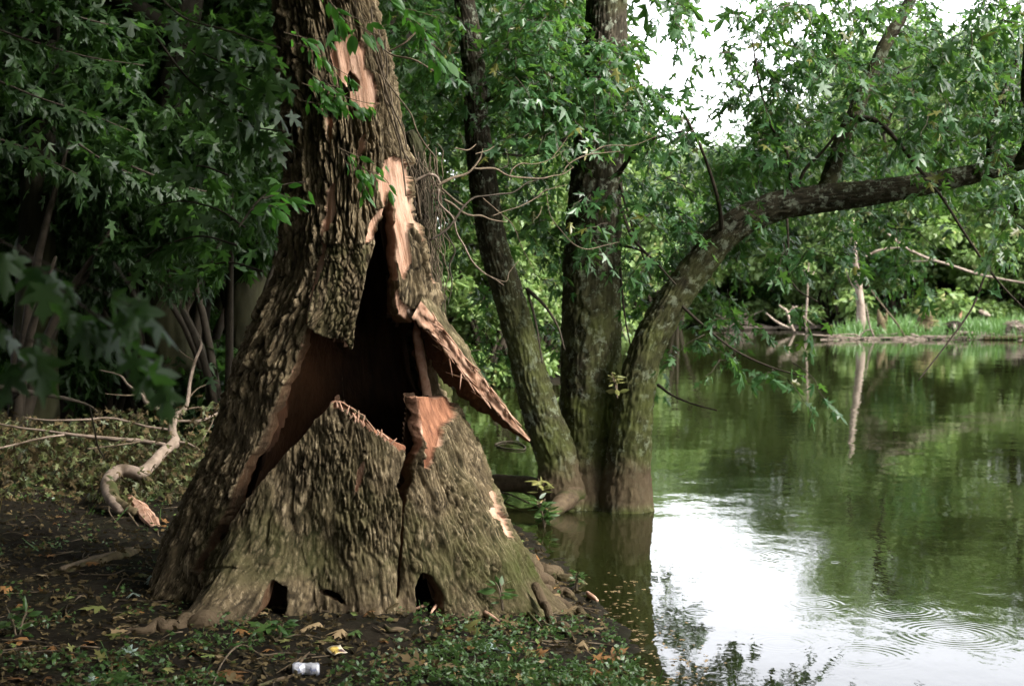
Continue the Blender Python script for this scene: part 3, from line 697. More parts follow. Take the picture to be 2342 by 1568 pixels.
def build_maple():
    root = empty('maple_tree', 'three-stemmed maple with a long limb arching over the pond', 'tree', loc=at(1360, 1140, 10.75))
    Y = 10.75
    stems = [([(1310, 1190, 150), (1292, 1120, 128), (1278, 1050, 104), (1250, 980, 90), (1224, 897, 82), (1190, 771, 74), (1158, 660, 70), (1127, 555, 66), (1106, 418, 64), (1092, 293, 58), (1080, 125, 52), (1062, 0, 46), (1020, -260, 38), (960, -700, 20)], 10.75, 10.6, .14, 61),
             ([(1372, 1200, 250), (1368, 1110, 205), (1356, 1010, 158), (1350, 930, 138), (1352, 771, 137), (1353, 660, 134), (1356, 544, 126), (1370, 335, 114), (1384, 230, 104), (1388, 0, 92), (1400, -300, 78), (1430, -900, 40)], 10.9, 10.9, .2, 62),
             ([(1428, 1200, 150), (1432, 1120, 118), (1440, 1020, 100), (1450, 930, 90), (1466, 840, 80), (1496, 760, 75), (1545, 680, 73), (1600, 604, 71), (1648, 545, 69), (1708, 500, 68), (1790, 468, 66), (1900, 452, 63), (2000, 440, 57), (2150, 414, 47), (2342, 368, 38), (2560, 300, 26), (2800, 180, 12)], 10.6, 10.3, .13, 63)]
    for pts, ya, yb, R0, sd in stems:
        mb = MB(); addtube(mb, path(pts, ya, yb), 88 if sd != 62 else 120, 330, trunk_disp(R0, 40, 9, sd, .024)); obj('trunk', mb.mesh('trunk', [M_MAPLE]), root)
    limbs = [([(1880, 460, 46), (1892, 425, 40), (1908, 375, 38), (1930, 312, 36), (1955, 255, 33), (1992, 178, 31), (2030, 92, 29), (2082, 0, 26), (2130, -140, 18), (2160, -300, 8)], 10.42, 10.6),
             ([(2230, 400, 30), (2262, 372, 24), (2268, 320, 20), (2270, 270, 18), (2292, 225, 15), (2330, 130, 12), (2360, 0, 8)], 10.3, 10.6),
             ([(2330, 380, 30), (2352, 320, 26), (2345, 230, 22), (2350, 100, 18)], 10.2, 9.6),
             ([(1945, 268, 18), (1975, 272, 17), (2008, 278, 13), (2050, 320, 10), (2098, 382, 8), (2150, 445, 7), (2214, 545, 6), (2280, 640, 5), (2342, 705, 3)], 10.4, 9.8),
             ([(1800, 462, 14), (1820, 440, 10), (1840, 390, 8), (1878, 350, 7), (1920, 300, 6), (1960, 262, 5)], 10.4, 10.2),
             ([(1650, 545, 14), (1645, 470, 9), (1612, 360, 7), (1570, 270, 6)], 10.4, 9.9),
             ([(1810, 440, 10), (1800, 350, 8), (1760, 280, 6), (1735, 180, 5), (1720, 90, 3)], 10.4, 10.1),
             ([(1412, 400, 12), (1470, 330, 8), (1560, 300, 5)], 10.8, 10.2), ([(1330, 300, 14), (1270, 330, 10), (1210, 355, 7), (1150, 352, 4)], 10.8, 10.2),
             ([(1090, 250, 10), (1160, 200, 8), (1260, 180, 6), (1330, 150, 4)], 10.6, 10.0),
             ([(1418, 470, 9), (1448, 545, 7), (1500, 600, 5), (1545, 650, 4)], 10.8, 10.3), ([(1418, 420, 8), (1440, 500, 6), (1462, 560, 5), (1490, 640, 3)], 10.8, 10.6), ([(1420, 560, 7), (1470, 575, 5), (1510, 610, 4)], 10.8, 10.4),
             ([(1418, 600, 6), (1424, 680, 5), (1432, 740, 4), (1442, 790, 3)], 10.7, 10.6), ([(1205, 660, 9), (1245, 698, 7), (1275, 745, 5), (1292, 800, 3)], 10.6, 10.2), ([(1206, 665, 6), (1226, 740, 5), (1240, 830, 3)], 10.6, 10.3),
             ([(1800, 500, 6), (1803, 560, 5), (1800, 610, 5), (1822, 660, 4), (1870, 690, 3)], 10.3, 10.0), ([(1560, 700, 8), (1610, 745, 6), (1680, 800, 5), (1760, 838, 4), (1842, 862, 3)], 10.4, 9.6),
             ([(1505, 880, 7), (1540, 905, 5), (1590, 925, 4), (1640, 938, 3)], 10.6, 10.1), ([(2262, 600, 5), (2225, 700, 5), (2170, 780, 4), (2100, 870, 3)], 9.9, 9.6)]
    for pts, ya, yb in limbs:
        mb = MB(); PR = path(pts, ya, yb); big = pts[0][2] > 22
        addtube(mb, PR, 28 if big else 8, 90 if big else 40, trunk_disp(.06, 60, 12, 70, .014) if big else wob(.2, 8)); obj('branch', mb.mesh('branch', [M_MAPLE if big else M_DTWIG]), root)
    # roots and the muddy foot
    for k, (pts, ya, yb) in enumerate([([(1330, 1120, 90), (1270, 1128, 64), (1200, 1108, 42), (1130, 1104, 40), (1075, 1112, 34)], 10.75, 11.3), ([(1330, 1120, 60), (1290, 1146, 44), (1262, 1172, 30), (1240, 1192, 12)], 10.7, 10.1)]):
        mb = MB(); addtube(mb, path(pts, ya, yb), 20, 50, trunk_disp(.1, 30, 12, 80 + k, .012, .14)); obj('root', mb.mesh('root', [M_ROOT]), root)
    # foliage: drooping sprays of lobed leaves
    blobs = [(1130, 90, 160, 120, 9.6, 11.4, 120), (1200, 240, 130, 90, 9.4, 11.2, 105), (1010, 60, 120, 90, 10.5, 12.0, 60), (1000, 250, 70, 90, 10.3, 11.8, 34), (1240, 60, 100, 80, 9.8, 11.2, 66), (1290, 210, 70, 90, 9.6, 10.8, 58),
             (1390, 170, 90, 110, 9.7, 10.6, 64), (1380, 270, 110, 60, 9.6, 10.5, 52), (1400, 420, 70, 90, 9.9, 10.5, 14), (1335, 505, 60, 60, 9.8, 10.5, 20), (1230, 400, 100, 60, 10, 11.5, 22), (1230, 500, 90, 50, 10.2, 11.8, 22), (1000, 360, 60, 80, 10.5, 12, 12),
             (1470, 240, 60, 60, 9.8, 11.0, 40), (1525, 305, 80, 45, 9.8, 11, 28), (1475, 400, 70, 70, 10, 11.6, 24), (1485, 545, 75, 70, 10, 11.6, 34), (1480, 660, 60, 60, 10.2, 11.4, 22), (1560, 440, 90, 60, 10.2, 12, 15), (1650, 350, 70, 60, 10, 11.6, 12), (1590, 560, 50, 50, 9.9, 10.6, 14), (1540, 620, 50, 40, 9.9, 10.5, 12),
             (1500, 60, 70, 40, 9.8, 11, 7), (1680, 110, 110, 90, 9.8, 12, 26), (1620, 30, 120, 40, 9.6, 11, 12), (1790, 90, 90, 110, 9.6, 11.6, 66), (1760, 250, 100, 90, 9.8, 11.4, 62), (1850, 330, 130, 80, 9.8, 11.4, 66), (1860, 180, 110, 100, 9.8, 11.8, 76), (1960, 90, 120, 110, 9.8, 11.8, 66), (2060, 220, 130, 120, 9.6, 11.4, 88), (2150, 80, 150, 110, 9.6, 11.2, 90), (2280, 110, 100, 140, 9.4, 11.0, 84),
             (2220, 300, 150, 90, 9.4, 11, 94), (2310, 330, 60, 130, 9.3, 10.6, 44), (2050, 370, 150, 60, 9.6, 11, 60), (2200, 430, 140, 50, 9.6, 10.8, 40), (1760, 400, 90, 60, 9.9, 11.2, 40), (1700, 440, 80, 40, 9.9, 11, 20), (1860, 550, 110, 40, 9.9, 11, 32), (1960, 500, 60, 40, 9.7, 10.4, 12), (1740, 560, 70, 50, 10, 11.2, 16), (2050, 520, 110, 40, 9.8, 11, 15), (2290, 520, 60, 60, 9.6, 10.6, 12), (2100, 600, 60, 50, 9.6, 10.6, 5),
             (1640, 720, 60, 50, 10, 10.6, 16), (1620, 640, 50, 40, 10, 10.6, 9), (1580, 790, 40, 50, 10, 10.6, 8), (1700, 800, 50, 25, 9.8, 10.2, 5), (1800, 848, 50, 20, 9.5, 9.9, 5), (1850, 690, 40, 30, 9.9, 10.2, 3), (1520, 800, 20, 60, 10.2, 10.7, 6),
             (1150, 770, 80, 100, 10.2, 12, 15), (1250, 740, 50, 70, 10.2, 11.4, 7), (1130, 650, 60, 50, 10.4, 12, 8), (1060, 800, 40, 80, 10.5, 12, 5), (1255, 600, 50, 60, 10.2, 11.6, 9), (1030, 560, 50, 70, 10.5, 12, 5), (1040, 450, 60, 60, 10.5, 12, 8),
             (1650, 500, 130, 60, 16, 21, 130), (1540, 470, 60, 50, 15, 19, 40), (1900, 10, 170, 50, 9.8, 12, 60), (1200, -150, 300, 120, 9.5, 12, 120), (1750, -180, 250, 90, 9.5, 12, 40), (2250, -150, 250, 120, 9.5, 12, 110), (2500, 200, 140, 260, 9, 11, 110), (1000, -300, 300, 150, 9.5, 12, 90), (1420, -420, 300, 180, 9.5, 12.5, 110)]  # far unsupported sprays added for dark leaf reflections on the bright water
    recs = []; tw = MB()
    lines = [np.vstack([spline(np.array(st[0], float)[:, :2], 80)]) for st in stems] + [spline(np.array(limbs[0][0], float)[:, :2], 40)]
    def near_line(u, v, k): return np.hypot(lines[k][:, 0] - u, lines[k][:, 1] - v).min()
    for (cu, cv, ru, rv, y0, y1, n) in blobs:
        for _ in range(int(round(n * (.55 if cu > 1420 else .8)))):
            a, r = rng.uniform(0, 2 * math.pi), math.sqrt(rng.random()); yy = rng.uniform(y0, y1)
            uu, v_ = cu + ru * r * math.cos(a), cv + rv * r * math.sin(a)
            for kk, (mg, ok_) in enumerate(((75, v_ < 200 and rng.random() < .6), (110, (v_ < 290 and rng.random() < .75) or (390 < v_ < 560 and rng.random() < .5)), (85, (v_ < 430 and rng.random() < .35)), (60, rng.random() < .3))):
                if near_line(uu, v_, kk) < mg and not ok_: yy = rng.uniform(11.2, 12.2)
            p = at(uu, v_, yy)
            spray(tw, p, [rng.normal(0.1, .7), rng.normal(-.4, .6), rng.normal(-.25, .3)], rng.uniform(.14, .34), int(rng.integers(7, 14)), rng.uniform(.075, .115), recs)
    tag(obj('twigs', tw.mesh('twigs', [M_DTWIG]), root), kind='stuff')
    split_leaves(root, recs, 'maple', LF_MAPLO, M_LMAPLE, 298)
    print('maple leaves', len(recs))
build_maple()

# ---------------------------------------------------------------- snag wrapped in dry vines, with bare branches, behind the hollow tree
def build_snag():
    root = empty('dead_snag', 'dark dead snag wrapped in dry vines with bare branches reaching right', 'dead tree', loc=at(985, 1000, 8.2) * [1, 1, 0])
    mb = MB(); addtube(mb, path([(1010, 1080, 60), (1004, 900, 58), (992, 700, 56), (980, 600, 52), (972, 520, 50), (960, 420, 46), (948, 340, 40), (935, 300, 22)], 8.25, 8.1), 40, 150, trunk_disp(.09, 46, 14, 91, .03, .16))
    obj('trunk', mb.mesh('trunk', [M_FOREST]), root)
    Br = [([(938, 419, 9), (969, 402, 10), (986, 396, 10), (998, 405, 9), (1006, 419, 9)], 0), ([(1000, 424, 12), (1034, 412, 11), (1068, 399, 10), (1082, 383, 8), (1094, 359, 6), (1104, 340, 3)], 1),
          ([(1082, 385, 8), (1099, 383, 8), (1130, 388, 8), (1161, 402, 7), (1202, 406, 7), (1238, 412, 6), (1264, 402, 5), (1286, 398, 5), (1312, 382, 3)], 1), ([(1166, 402, 4), (1173, 386, 4), (1192, 374, 4), (1226, 374, 4), (1262, 363, 3), (1293, 342, 2)], 1),
          ([(984, 549, 9), (1015, 527, 9), (1039, 503, 8), (1063, 472, 8), (1082, 453, 7), (1106, 448, 6), (1149, 446, 6), (1178, 434, 5), (1207, 419, 5), (1231, 412, 3)], 2), ([(1010, 431, 9), (1034, 448, 8), (1046, 462, 7), (1068, 474, 5)], 1),
          ([(1015, 456, 9), (1034, 470, 9), (1058, 486, 9), (1080, 489, 9), (1101, 491, 8), (1125, 503, 6), (1159, 508, 3)], 1), ([(1003, 432, 9), (1008, 467, 8), (1034, 501, 8), (1046, 532, 7), (1056, 563, 7), (1082, 597, 6), (1106, 623, 5), (1130, 640, 4), (1152, 652, 3)], 0),
          ([(1126, 494, 4), (1154, 484, 4), (1190, 472, 4), (1226, 450, 4), (1250, 438, 3), (1298, 422, 2)], 1), ([(1286, 396, 5), (1300, 372, 5), (1341, 354, 5), (1377, 352, 4), (1418, 346, 3)], 1), ([(1350, 352, 4), (1380, 337, 4), (1418, 334, 4), (1452, 330, 4), (1500, 312, 2)], 1),
          ([(1250, 441, 3), (1258, 494, 4), (1284, 527, 4), (1312, 556, 4), (1346, 573, 4), (1382, 563, 4), (1418, 553, 2)], 1), ([(1104, 453, 4), (1144, 486, 4), (1173, 520, 4), (1195, 568, 3), (1221, 616, 2)], 1), ([(1017, 530, 6), (1036, 554, 6), (1040, 580, 6), (1032, 609, 6), (1033, 650, 5), (1024, 698, 3)], 2),
          ([(1040, 338, 5), (1072, 340, 6), (1089, 330, 3)], 1), ([(1087, 352, 4), (1112, 345, 4), (1130, 335, 3)], 1), ([(1240, 472, 3), (1232, 490, 4), (1222, 503, 2)], 1), ([(1106, 625, 3), (1150, 638, 3), (1166, 620, 3), (1186, 596, 2)], 1), ([(1205, 420, 3), (1228, 450, 3), (1255, 425, 2)], 2),
          ([(1262, 362, 2), (1284, 330, 3), (1300, 310, 1)], 1), ([(1130, 388, 3), (1160, 380, 3), (1158, 340, 2)], 2), ([(1310, 383, 3), (1280, 350, 2), (1270, 300, 2)], 1)]
    for k, (pts, c) in enumerate(Br):
        mb = MB(); P = path([(u, v, w * .6) for u, v, w in pts], 8.0, 8.0); P[:, 1] += 0; x = P[:, 0] - P[0, 0]
        Pu = [at(p[0], p[1], 7.7 + .9 * ss(930, 1500, p[0])) for p in pts]; P[:, :3] = Pu
        P[1:-1, :3] += rng.normal(0, .006, (len(P) - 2, 3))
        addtube(mb, P, 8, 46, wob(.3, k)); obj('branch', mb.mesh('branch', [(M_DEAD, M_TWIG, M_DTWIG)[c] if k in (0, 7, 9) else (M_TWIG, M_TWIG, M_DTWIG)[c]]), root)
    # dry hanging vine tangle and shaggy bark
    mb = MB()
    for _ in range(120):
        u0 = rng.uniform(938, 1004); v0 = rng.uniform(320, 620); pts = [(u0, v0, 3)]
        for _k in range(5): pts.append((pts[-1][0] + rng.normal(2, 7), pts[-1][1] + rng.uniform(8, 34), 2.2))
        addtube(mb, path(pts, rng.uniform(7.95, 8.15)), 4, 12)
    tag(obj('vine_tangle', mb.mesh('vine_tangle', [M_TWIG]), root), kind='stuff')
build_snag()

def vine(label, polys, Y, w, m=M_TWIG, group='bare vines on the hollow tree'):
    root = empty('vine', label, 'vine', group, loc=at(polys[0][0][0], polys[0][0][1], Y))
    for p in polys:
        mb = MB(); PR = path([(u, v, w) for u, v in p], Y); PR[:, 1] += rng.normal(0, .02, len(PR)); addtube(mb, PR, 6, 60, wob(.25, 4)); obj('stem', mb.mesh('stem', [m]), root)
vine('bare grey vine hanging in a loose curve right of the hollow trunk', [[(863, 60), (874, 110), (881, 136), (877, 172), (906, 215), (938, 258), (953, 298), (974, 333), (996, 362), (999, 398)], [(874, 110), (900, 125), (950, 140), (990, 160)], [(890, 118), (925, 100), (950, 75)]], 6.95, 4)
vine('bundle of thin vine stems running up the right edge of the hollow trunk', [[(848, 20), (858, 90), (872, 150), (890, 200), (900, 260), (912, 320), (924, 400), (930, 450)], [(838, 60), (868, 120), (880, 200), (906, 280), (925, 350), (950, 420), (962, 500)], [(866, 170), (884, 240), (905, 300), (918, 340), (940, 370)], [(880, 90), (886, 160), (880, 220), (896, 250)], [(860, 130), (876, 180), (892, 230), (922, 300), (932, 345)]], 7.0, 4.5)
vine('thin curling vine on the left edge of the hollow trunk', [[(690, 130), (684, 190), (690, 230), (676, 250), (668, 300), (676, 370)], [(655, 232), (672, 236), (672, 262), (664, 290)]], 7.0, 3.5)

# ---------------------------------------------------------------- trees: shared trunks and crowns
def forest_disp(seed):
    def f(th, s, P, R):
        rg = ridgenet(th * .16, s * 12, 34, 7, seed)
        return R * (.16 * (rg - .4) + .3 * (fbm(P[..., 0] * 30, P[..., 1] * 30, P[..., 2] * 9, 2, seed) - .5)), {'ridge': rg, 'moss': .5 * ss(.3, .05, P[..., 2])}
    return f
def trunk_mesh(name, seed, m, fork=.45, lean=.05):
    r = np.random.default_rng(seed); mb = MB()
    top = np.array([r.normal(0, lean), r.normal(0, lean), .86])
    p = [np.array([0, 0, -.06]), np.array([r.normal(0, .012), r.normal(0, .012), .2]), np.array([top[0] * .5, top[1] * .5, fork]), top]
    addtube(mb, np.c_[np.array(p), [.021, .0135, .010, .003]], 40, 120, forest_disp(seed))
    for k in range(9):
        t = r.uniform(.28, .8); b = np.array([np.interp(t, [0, .2, fork, .86], [q[j] for q in p]) for j in range(3)]); b[2] = t
        a = r.uniform(0, 6.28); L = r.uniform(.15, .34) * (1.1 - t * .5); d = np.array([math.cos(a), math.sin(a), r.uniform(.3, 1.0)])
        q = [np.r_[b, .010], np.r_[b + d * L * .5 + [0, 0, .02], .006], np.r_[b + d * L, .0015]]
        addtube(mb, q, 6, 10)
    return mb.mesh(name, [m])
def crown_mesh(name, seed, m, n, size, tpl, low=.28, wide=.36, nb=22, droop=.4):
    """leaf clumps filling a crown of height 1 (units of the tree's height)"""
    r = np.random.default_rng(seed); Ps = []; Os = []
    for k in range(nb):
        z = low + (1 - low) * r.random() ** .9; w = wide * math.sqrt(max(.06, 1 - ((z - (low + .30)) / .72) ** 2)) * r.uniform(.35, 1.0); a = r.uniform(0, 6.28)
        c = np.array([w * math.cos(a), w * math.sin(a), z]); rad = r.uniform(.07, .15); q = n // nb
        d = nrm(r.normal(0, 1, (q, 3))); rr = rad * r.random(q) ** .45
        Ps.append(c + d * rr[:, None] * [1.25, 1.25, .75]); Os.append(d)
    mb = MB(); leaf_cloud(mb, tpl, np.concatenate(Ps), size, np.concatenate(Os), droop, .6)
    return mb.mesh(name, [m], False)
TR = [trunk_mesh('trunk', 11 + k, M_FOREST, lean=.04 + .03 * k) for k in range(3)]
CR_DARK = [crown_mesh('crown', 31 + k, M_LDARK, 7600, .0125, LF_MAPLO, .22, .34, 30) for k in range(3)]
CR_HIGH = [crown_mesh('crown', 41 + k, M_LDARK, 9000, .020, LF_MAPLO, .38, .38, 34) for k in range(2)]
CR_FAR = [crown_mesh('crown', 51 + k, M_LFAR, 11000, .019, LF_QUAD, .10, .36, 34) for k in range(3)]
CR_FARD = [crown_mesh('crown', 71 + k, M_LMAPLE, 10000, .019, LF_QUAD, .08, .36, 30) for k in range(2)]
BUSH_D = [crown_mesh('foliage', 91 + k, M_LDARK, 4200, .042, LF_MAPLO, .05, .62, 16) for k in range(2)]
BUSH_F = [crown_mesh('foliage', 95 + k, M_LFAR, 4200, .055, LF_QUAD, .02, .7, 18) for k in range(2)]
def stem_mesh(seed):
    mb = MB(); r = np.random.default_rng(seed)
    for k in range(7):
        a = r.uniform(0, 6.28); e = np.array([.35 * math.cos(a), .35 * math.sin(a), r.uniform(.5, .85)]); addtube(mb, [[0, 0, -.06, .022], [e[0] * .4, e[1] * .4, e[2] * .55, .014], [e[0], e[1], e[2], .004]], 6, 9)
    return mb.mesh('stem', [M_DTWIG])
ST = stem_mesh(5)
def tree(name, label, cat, group, x, y, h, w, trunk, crown, cname='crown', tname='trunk'):
    z = float(ground_h(np.array([x]), np.array([y]))[0])
    e = empty(name, label, cat, group, loc=(x, y, z)); e.rotation_euler = (0, 0, rng.uniform(0, 6.28)); e.scale = (w * h, w * h, h)
    for nm, me in ((tname, trunk), (cname, crown)):
        o = bpy.data.objects.new(nm, me); C.objects.link(o); o.parent = e
    return e
def uy(u, y): return (u - U0) / FOC * y
# dark wood left of and behind the hollow tree
DW = [(75, 13.5, 13), (190, 17, 12), (290, 16, 13), (420, 14, 13), (520, 19, 14), (600, 15, 12), (700, 17, 13), (100, 20, 15), (230, 23, 16), (360, 25, 15), (480, 27, 16), (620, 25, 16), (760, 27, 15), 
      (20, 30, 17), (150, 34, 17), (300, 36, 17), (430, 38, 17), (560, 36, 17), (690, 39, 17), (830, 40, 16), (-140, 13, 13), (-300, 17, 14), (-260, 25, 16), (-120, 34, 17), (-420, 30, 17), (-520, 20, 15)]
for k, (u, y, h) in enumerate(DW):
    tree('woodland_tree', 'tree with a dense dark crown in the shady wood on the left bank', 'tree', 'trees of the dark wood', uy(u, y), y, h * rng.uniform(.9, 1.1), rng.uniform(.9, 1.2), TR[k % 3], CR_DARK[(k * 2 + k // 3) % 3])
for k, (x, y, h) in enumerate([(-5.2, 3.0, 12), (-6.5, 7.0, 12), (-8, -1, 13), (-4.0, -4, 12), (-11, 4, 14), (-6.0, 9.6, 13), (-1, -9, 13), (-5, -9, 14), (-9, -6, 14), (2.2, -7, 12), (-13, -2, 15), (5, -12, 14), (-1.6, -2.2, 12), (1.4, -3.5, 13), (-3.6, 1.0, 12)]):  # added out of view to block sky light from behind and left
    tree('woodland_tree', 'unseen tree added beside the viewer to block the sky light', 'tree', 'unseen trees beside the viewer', x, y, h, 1.2, TR[k % 3], CR_HIGH[k % 2])
for k, (x, y, h) in enumerate([(-7.5, 11, 19), (-5.6, 16, 19), (-10, 15, 20), (-3.4, 19, 19), (-8, 21, 20), (-13, 20, 21), (-5, 26, 20), (-11, 28, 21), (-15, 12, 20), (-9, 5, 19), (-6, 0, 18), (-12, -2, 20), (-1.5, -6, 18), (-6, -8, 19), (3, -8, 18), (1.3, .2, 15), (2.6, -3.4, 16), (-1.8, 2.6, 16), (-4.2, 5.6, 17)]):  # high crowns added above the frame to cut overhead sky light
    tree('added_canopy_tree', 'tall straight tree added so its high crown shuts out the overhead sky', 'tree', 'added tall canopy trees', x, y, h, 1.1, TR[k % 3], CR_HIGH[k % 2])
for k, (x, y, h) in enumerate([(9.5, -9, 12), (13, -5, 12), (15, -1, 11.5), (16.5, 3, 12), (17.5, 7, 12), (18.5, 11.5, 12), (20, 15.5, 12.5), (21.5, 20, 12.5), (23, 25, 13), (24.5, 30, 13), (26, 35, 13), (26, 40, 13)]):  # added beyond the frame to close off open sky over the pond
    tree('bank_tree', 'unseen tree added on the right bank to narrow the open sky', 'tree', 'unseen trees of the right bank', x, y, h, 1.05, TR[k % 3], (CR_FARD + CR_FAR)[k % 5])
# undergrowth bushes
BU = [(20, 13, 3.4), (120, 14.5, 3.8), (240, 15.5, 4.0), (340, 14, 3.2), (430, 15, 3.8), (520, 13.5, 3.0), (590, 16, 4.4), (180, 19, 5), (380, 20, 5), (60, 20, 5), (500, 22, 5.4), (280, 24, 6), (640, 15, 3.6), (30, 15, 2.4), (140, 17, 2.2), (250, 19, 2.6), (360, 18, 2.0), (470, 21, 2.8), (560, 17, 2.4), (640, 20, 2.6), (90, 22, 3.2), (200, 26, 3.6), (330, 27, 3.4), (450, 29, 3.8), (580, 26, 3.6), (700, 22, 3), (-60, 18, 3), (20, 34, 4.5), (160, 38, 5), (300, 40, 5), (420, 42, 5), (540, 44, 5), (660, 40, 4.6), (780, 26, 3.4), (880, 24, 2.8)]
for k, (u, y, h) in enumerate(BU):
    tree('shrub', 'leafy dark green shrub of the undergrowth between the woodland trunks', 'shrub', 'undergrowth shrubs', uy(u, y), y, h, rng.uniform(.7, 1.0), ST, BUSH_D[k % 2], 'foliage', 'stem')
for k, (x, y, h) in enumerate([(-4.5, -3, 4.5), (-6.5, 1, 5), (-2.5, -5, 4.5), (.5, -6, 4.5), (-8, 5, 5), (-6.2, 8.5, 4.5), (3.5, -9, 5), (-10, 9, 5.5), (-9, -5, 5.5), (-4.4, 4.6, 3.6)]):  # unseen shrubs added to stop low light passing under the crowns
    tree('shrub', 'tall unseen shrub added beside the viewer to block low light', 'shrub', 'unseen shrubs beside the viewer', x, y, h, .9, ST, BUSH_D[k % 2], 'foliage', 'stem')
# the near bank seen past the maple's left stem
for k, (u, y, h, w) in enumerate([(980, 26.5, 9.5, 1), (1060, 27.5, 10, 1), (1130, 26, 8, .8), (1210, 28, 6.6, .7), (1270, 31, 5.6, .6), (1010, 33, 11, 1), (1160, 36, 8, .8)]):
    tree('bank_tree', 'sunlit pale green tree on the point behind the maple\'s left stem', 'tree', 'trees on the point', uy(u, y), y, h, w, TR[k % 3], CR_FAR[k % 3])
for k, (u, y, h) in enumerate([(985, 24.6, 2.4), (1050, 24.9, 2.2), (1110, 24.8, 2.6), (1175, 25.0, 2.2), (1230, 25.6, 2.6), (1275, 27, 2.4)]):
    tree('bank_shrub', 'pale green shrub at the waterline of the point behind the maple', 'shrub', 'shrubs on the point', uy(u, y), y, h, 1.0, ST, BUSH_F[k % 2], 'foliage', 'stem')
# far bank
FB = [(1440, 60, 7.6, 1.1, 0), (1500, 64, 7.6, 1.2, 0), (1560, 68, 7.8, 1.3, 0), (1610, 65, 7.4, 1.3, 0), (1665, 66, 7.8, 1.2, 0), (1720, 64, 7.8, 1.1, 0), (1775, 63, 8.2, 1.0, 1), (1825, 63, 8.6, .8, 0), (1885, 62, 10, .6, 1), (1950, 56, 12, .6, 0), (2010, 60, 12.8, .8, 0), (2075, 56, 12, .8, 1), (2130, 60, 12.8, .9, 0), (2190, 57, 12, .9, 0), (2250, 60, 13, .9, 1), (2310, 56, 12.4, .9, 0),
      (2370, 60, 14, .9, 1), (2460, 56, 14, .9, 0), (2560, 55, 14, .9, 1), (2680, 54, 14, .9, 0), (1400, 70, 8, 1.3, 1), (1340, 66, 9, 1, 0), (1250, 62, 10, 1, 1), (2100, 75, 14, 1, 0), (1860, 80, 8.6, 1.2, 0), (1680, 84, 7.6, 1.6, 0), (1530, 84, 8.0, 1.6, 0), (2280, 78, 15, 1, 1), (2000, 78, 14, .8, 0)]
for k, (u, y, h, w, d) in enumerate(FB):
    h *= .93 if u > 1930 else (1.12 if u > 1700 else 1.0)
    tree('far_tree', 'dark green tree across the pond' if d else 'pale yellow-green tree across the pond', 'tree', 'trees across the pond, darker' if d else 'trees across the pond, paler', uy(u, y), y, h, w, TR[k % 3], CR_FARD[k % 2] if d else CR_FAR[k % 3])
for k in range(36):
    u = 1440 + k * 27 + rng.uniform(-8, 8); y = 57.5 if u < 1560 else (62.2 if u < 1890 else 55.5); y += rng.uniform(0, 2.5)
    tree('far_shrub', 'low green shrub at the foot of the trees across the pond', 'shrub', 'shrubs across the pond', uy(u, y), y, rng.uniform(2.6, 6.0), rng.uniform(.8, 1.1), ST, BUSH_D[k % 2] if k % 6 == 5 else BUSH_F[k % 2], 'foliage', 'stem')

# ---------------------------------------------------------------- across the pond: snag, driftwood, stumps, grass
YB = 46.6
def simple(name, label, cat, parts, m, Y, group=None, nseg=8, n=24, wb=.25, part='branch'):
    root = empty(name, label, cat, group, loc=at(parts[0][0][0], parts[0][0][1], Y))
    for k, p in enumerate(parts):
        mb = MB(); addtube(mb, path(p, Y, Y + rng.uniform(-.4, .4) if k else Y), nseg, n, wob(wb, k + int(p[0][0]))); obj('trunk' if k == 0 and part == 'branch' else part, mb.mesh('limb', [m]), root)
    return root
simple('dead_snag', 'pale barkless dead trunk standing across the pond', 'dead tree', [[(1972, 775, 30), (1968, 700, 19), (1962, 645, 17), (1955, 590, 15), (1952, 545, 12), (1950, 500, 7)], [(1955, 596, 4), (1975, 588, 4), (2000, 578, 4), (2030, 566, 3)], [(1966, 670, 4), (1945, 645, 3), (1936, 620, 2)]], M_DRIFT, 48.2)
simple('dead_branch', 'long pale pink bare branch slanting above the far bank', 'branch', [[(2010, 520, 3), (2030, 534, 5), (2070, 565, 6), (2120, 590, 6), (2170, 605, 6), (2230, 625, 6), (2290, 638, 5), (2350, 648, 4)], [(1975, 590, 3), (2010, 572, 4), (2060, 566, 4), (2076, 567, 3)], [(2085, 597, 2), (2115, 597, 3), (2140, 592, 3)]], M_DRIFT, 40)
simple('fallen_branch', 'bare forked driftwood branch standing in the water below the green trees', 'branch', [[(1816, 758, 7), (1806, 735, 6), (1800, 712, 6), (1790, 704, 4), (1780, 696, 3)], [(1752, 716, 3), (1780, 738, 5), (1812, 752, 6)], [(1800, 722, 4), (1812, 706, 4), (1824, 700, 2)], [(1812, 700, 3), (1840, 726, 3), (1866, 748, 3)]], M_DRIFT, 53)
simple('dead_stick', 'slim upright bare stick rising from the water beside the forked driftwood', 'branch', [[(1844, 760, 6), (1843, 730, 5), (1846, 690, 5), (1848, 640, 4), (1850, 600, 2)], [(1848, 640, 2), (1836, 612, 2)], [(1848, 650, 2), (1862, 622, 2)]], M_DRIFT, 53.5)
simple('driftwood_log', 'long bleached log lying along the far waterline', 'log', [[(1662, 752, 10), (1700, 750, 11), (1740, 751, 10), (1766, 750, 7)]], M_DRIFT, 57, wb=.35, part='branch')
mb = MB()
for _ in range(46):
    u, v = rng.uniform(1658, 1712), rng.uniform(738, 756); mb_p = [(u, v, 3), (u + rng.normal(4, 9), v - rng.uniform(4, 16), 2.5), (u + rng.normal(8, 18), v - rng.uniform(8, 34), 1.5)]
    addtube(mb, path(mb_p, 57 + rng.uniform(-1, 1)), 5, 8)
tag(obj('brush_pile', mb.mesh('brush_pile', [M_DRIFT])), 'heap of bleached broken brush at the far left waterline', 'brush pile')
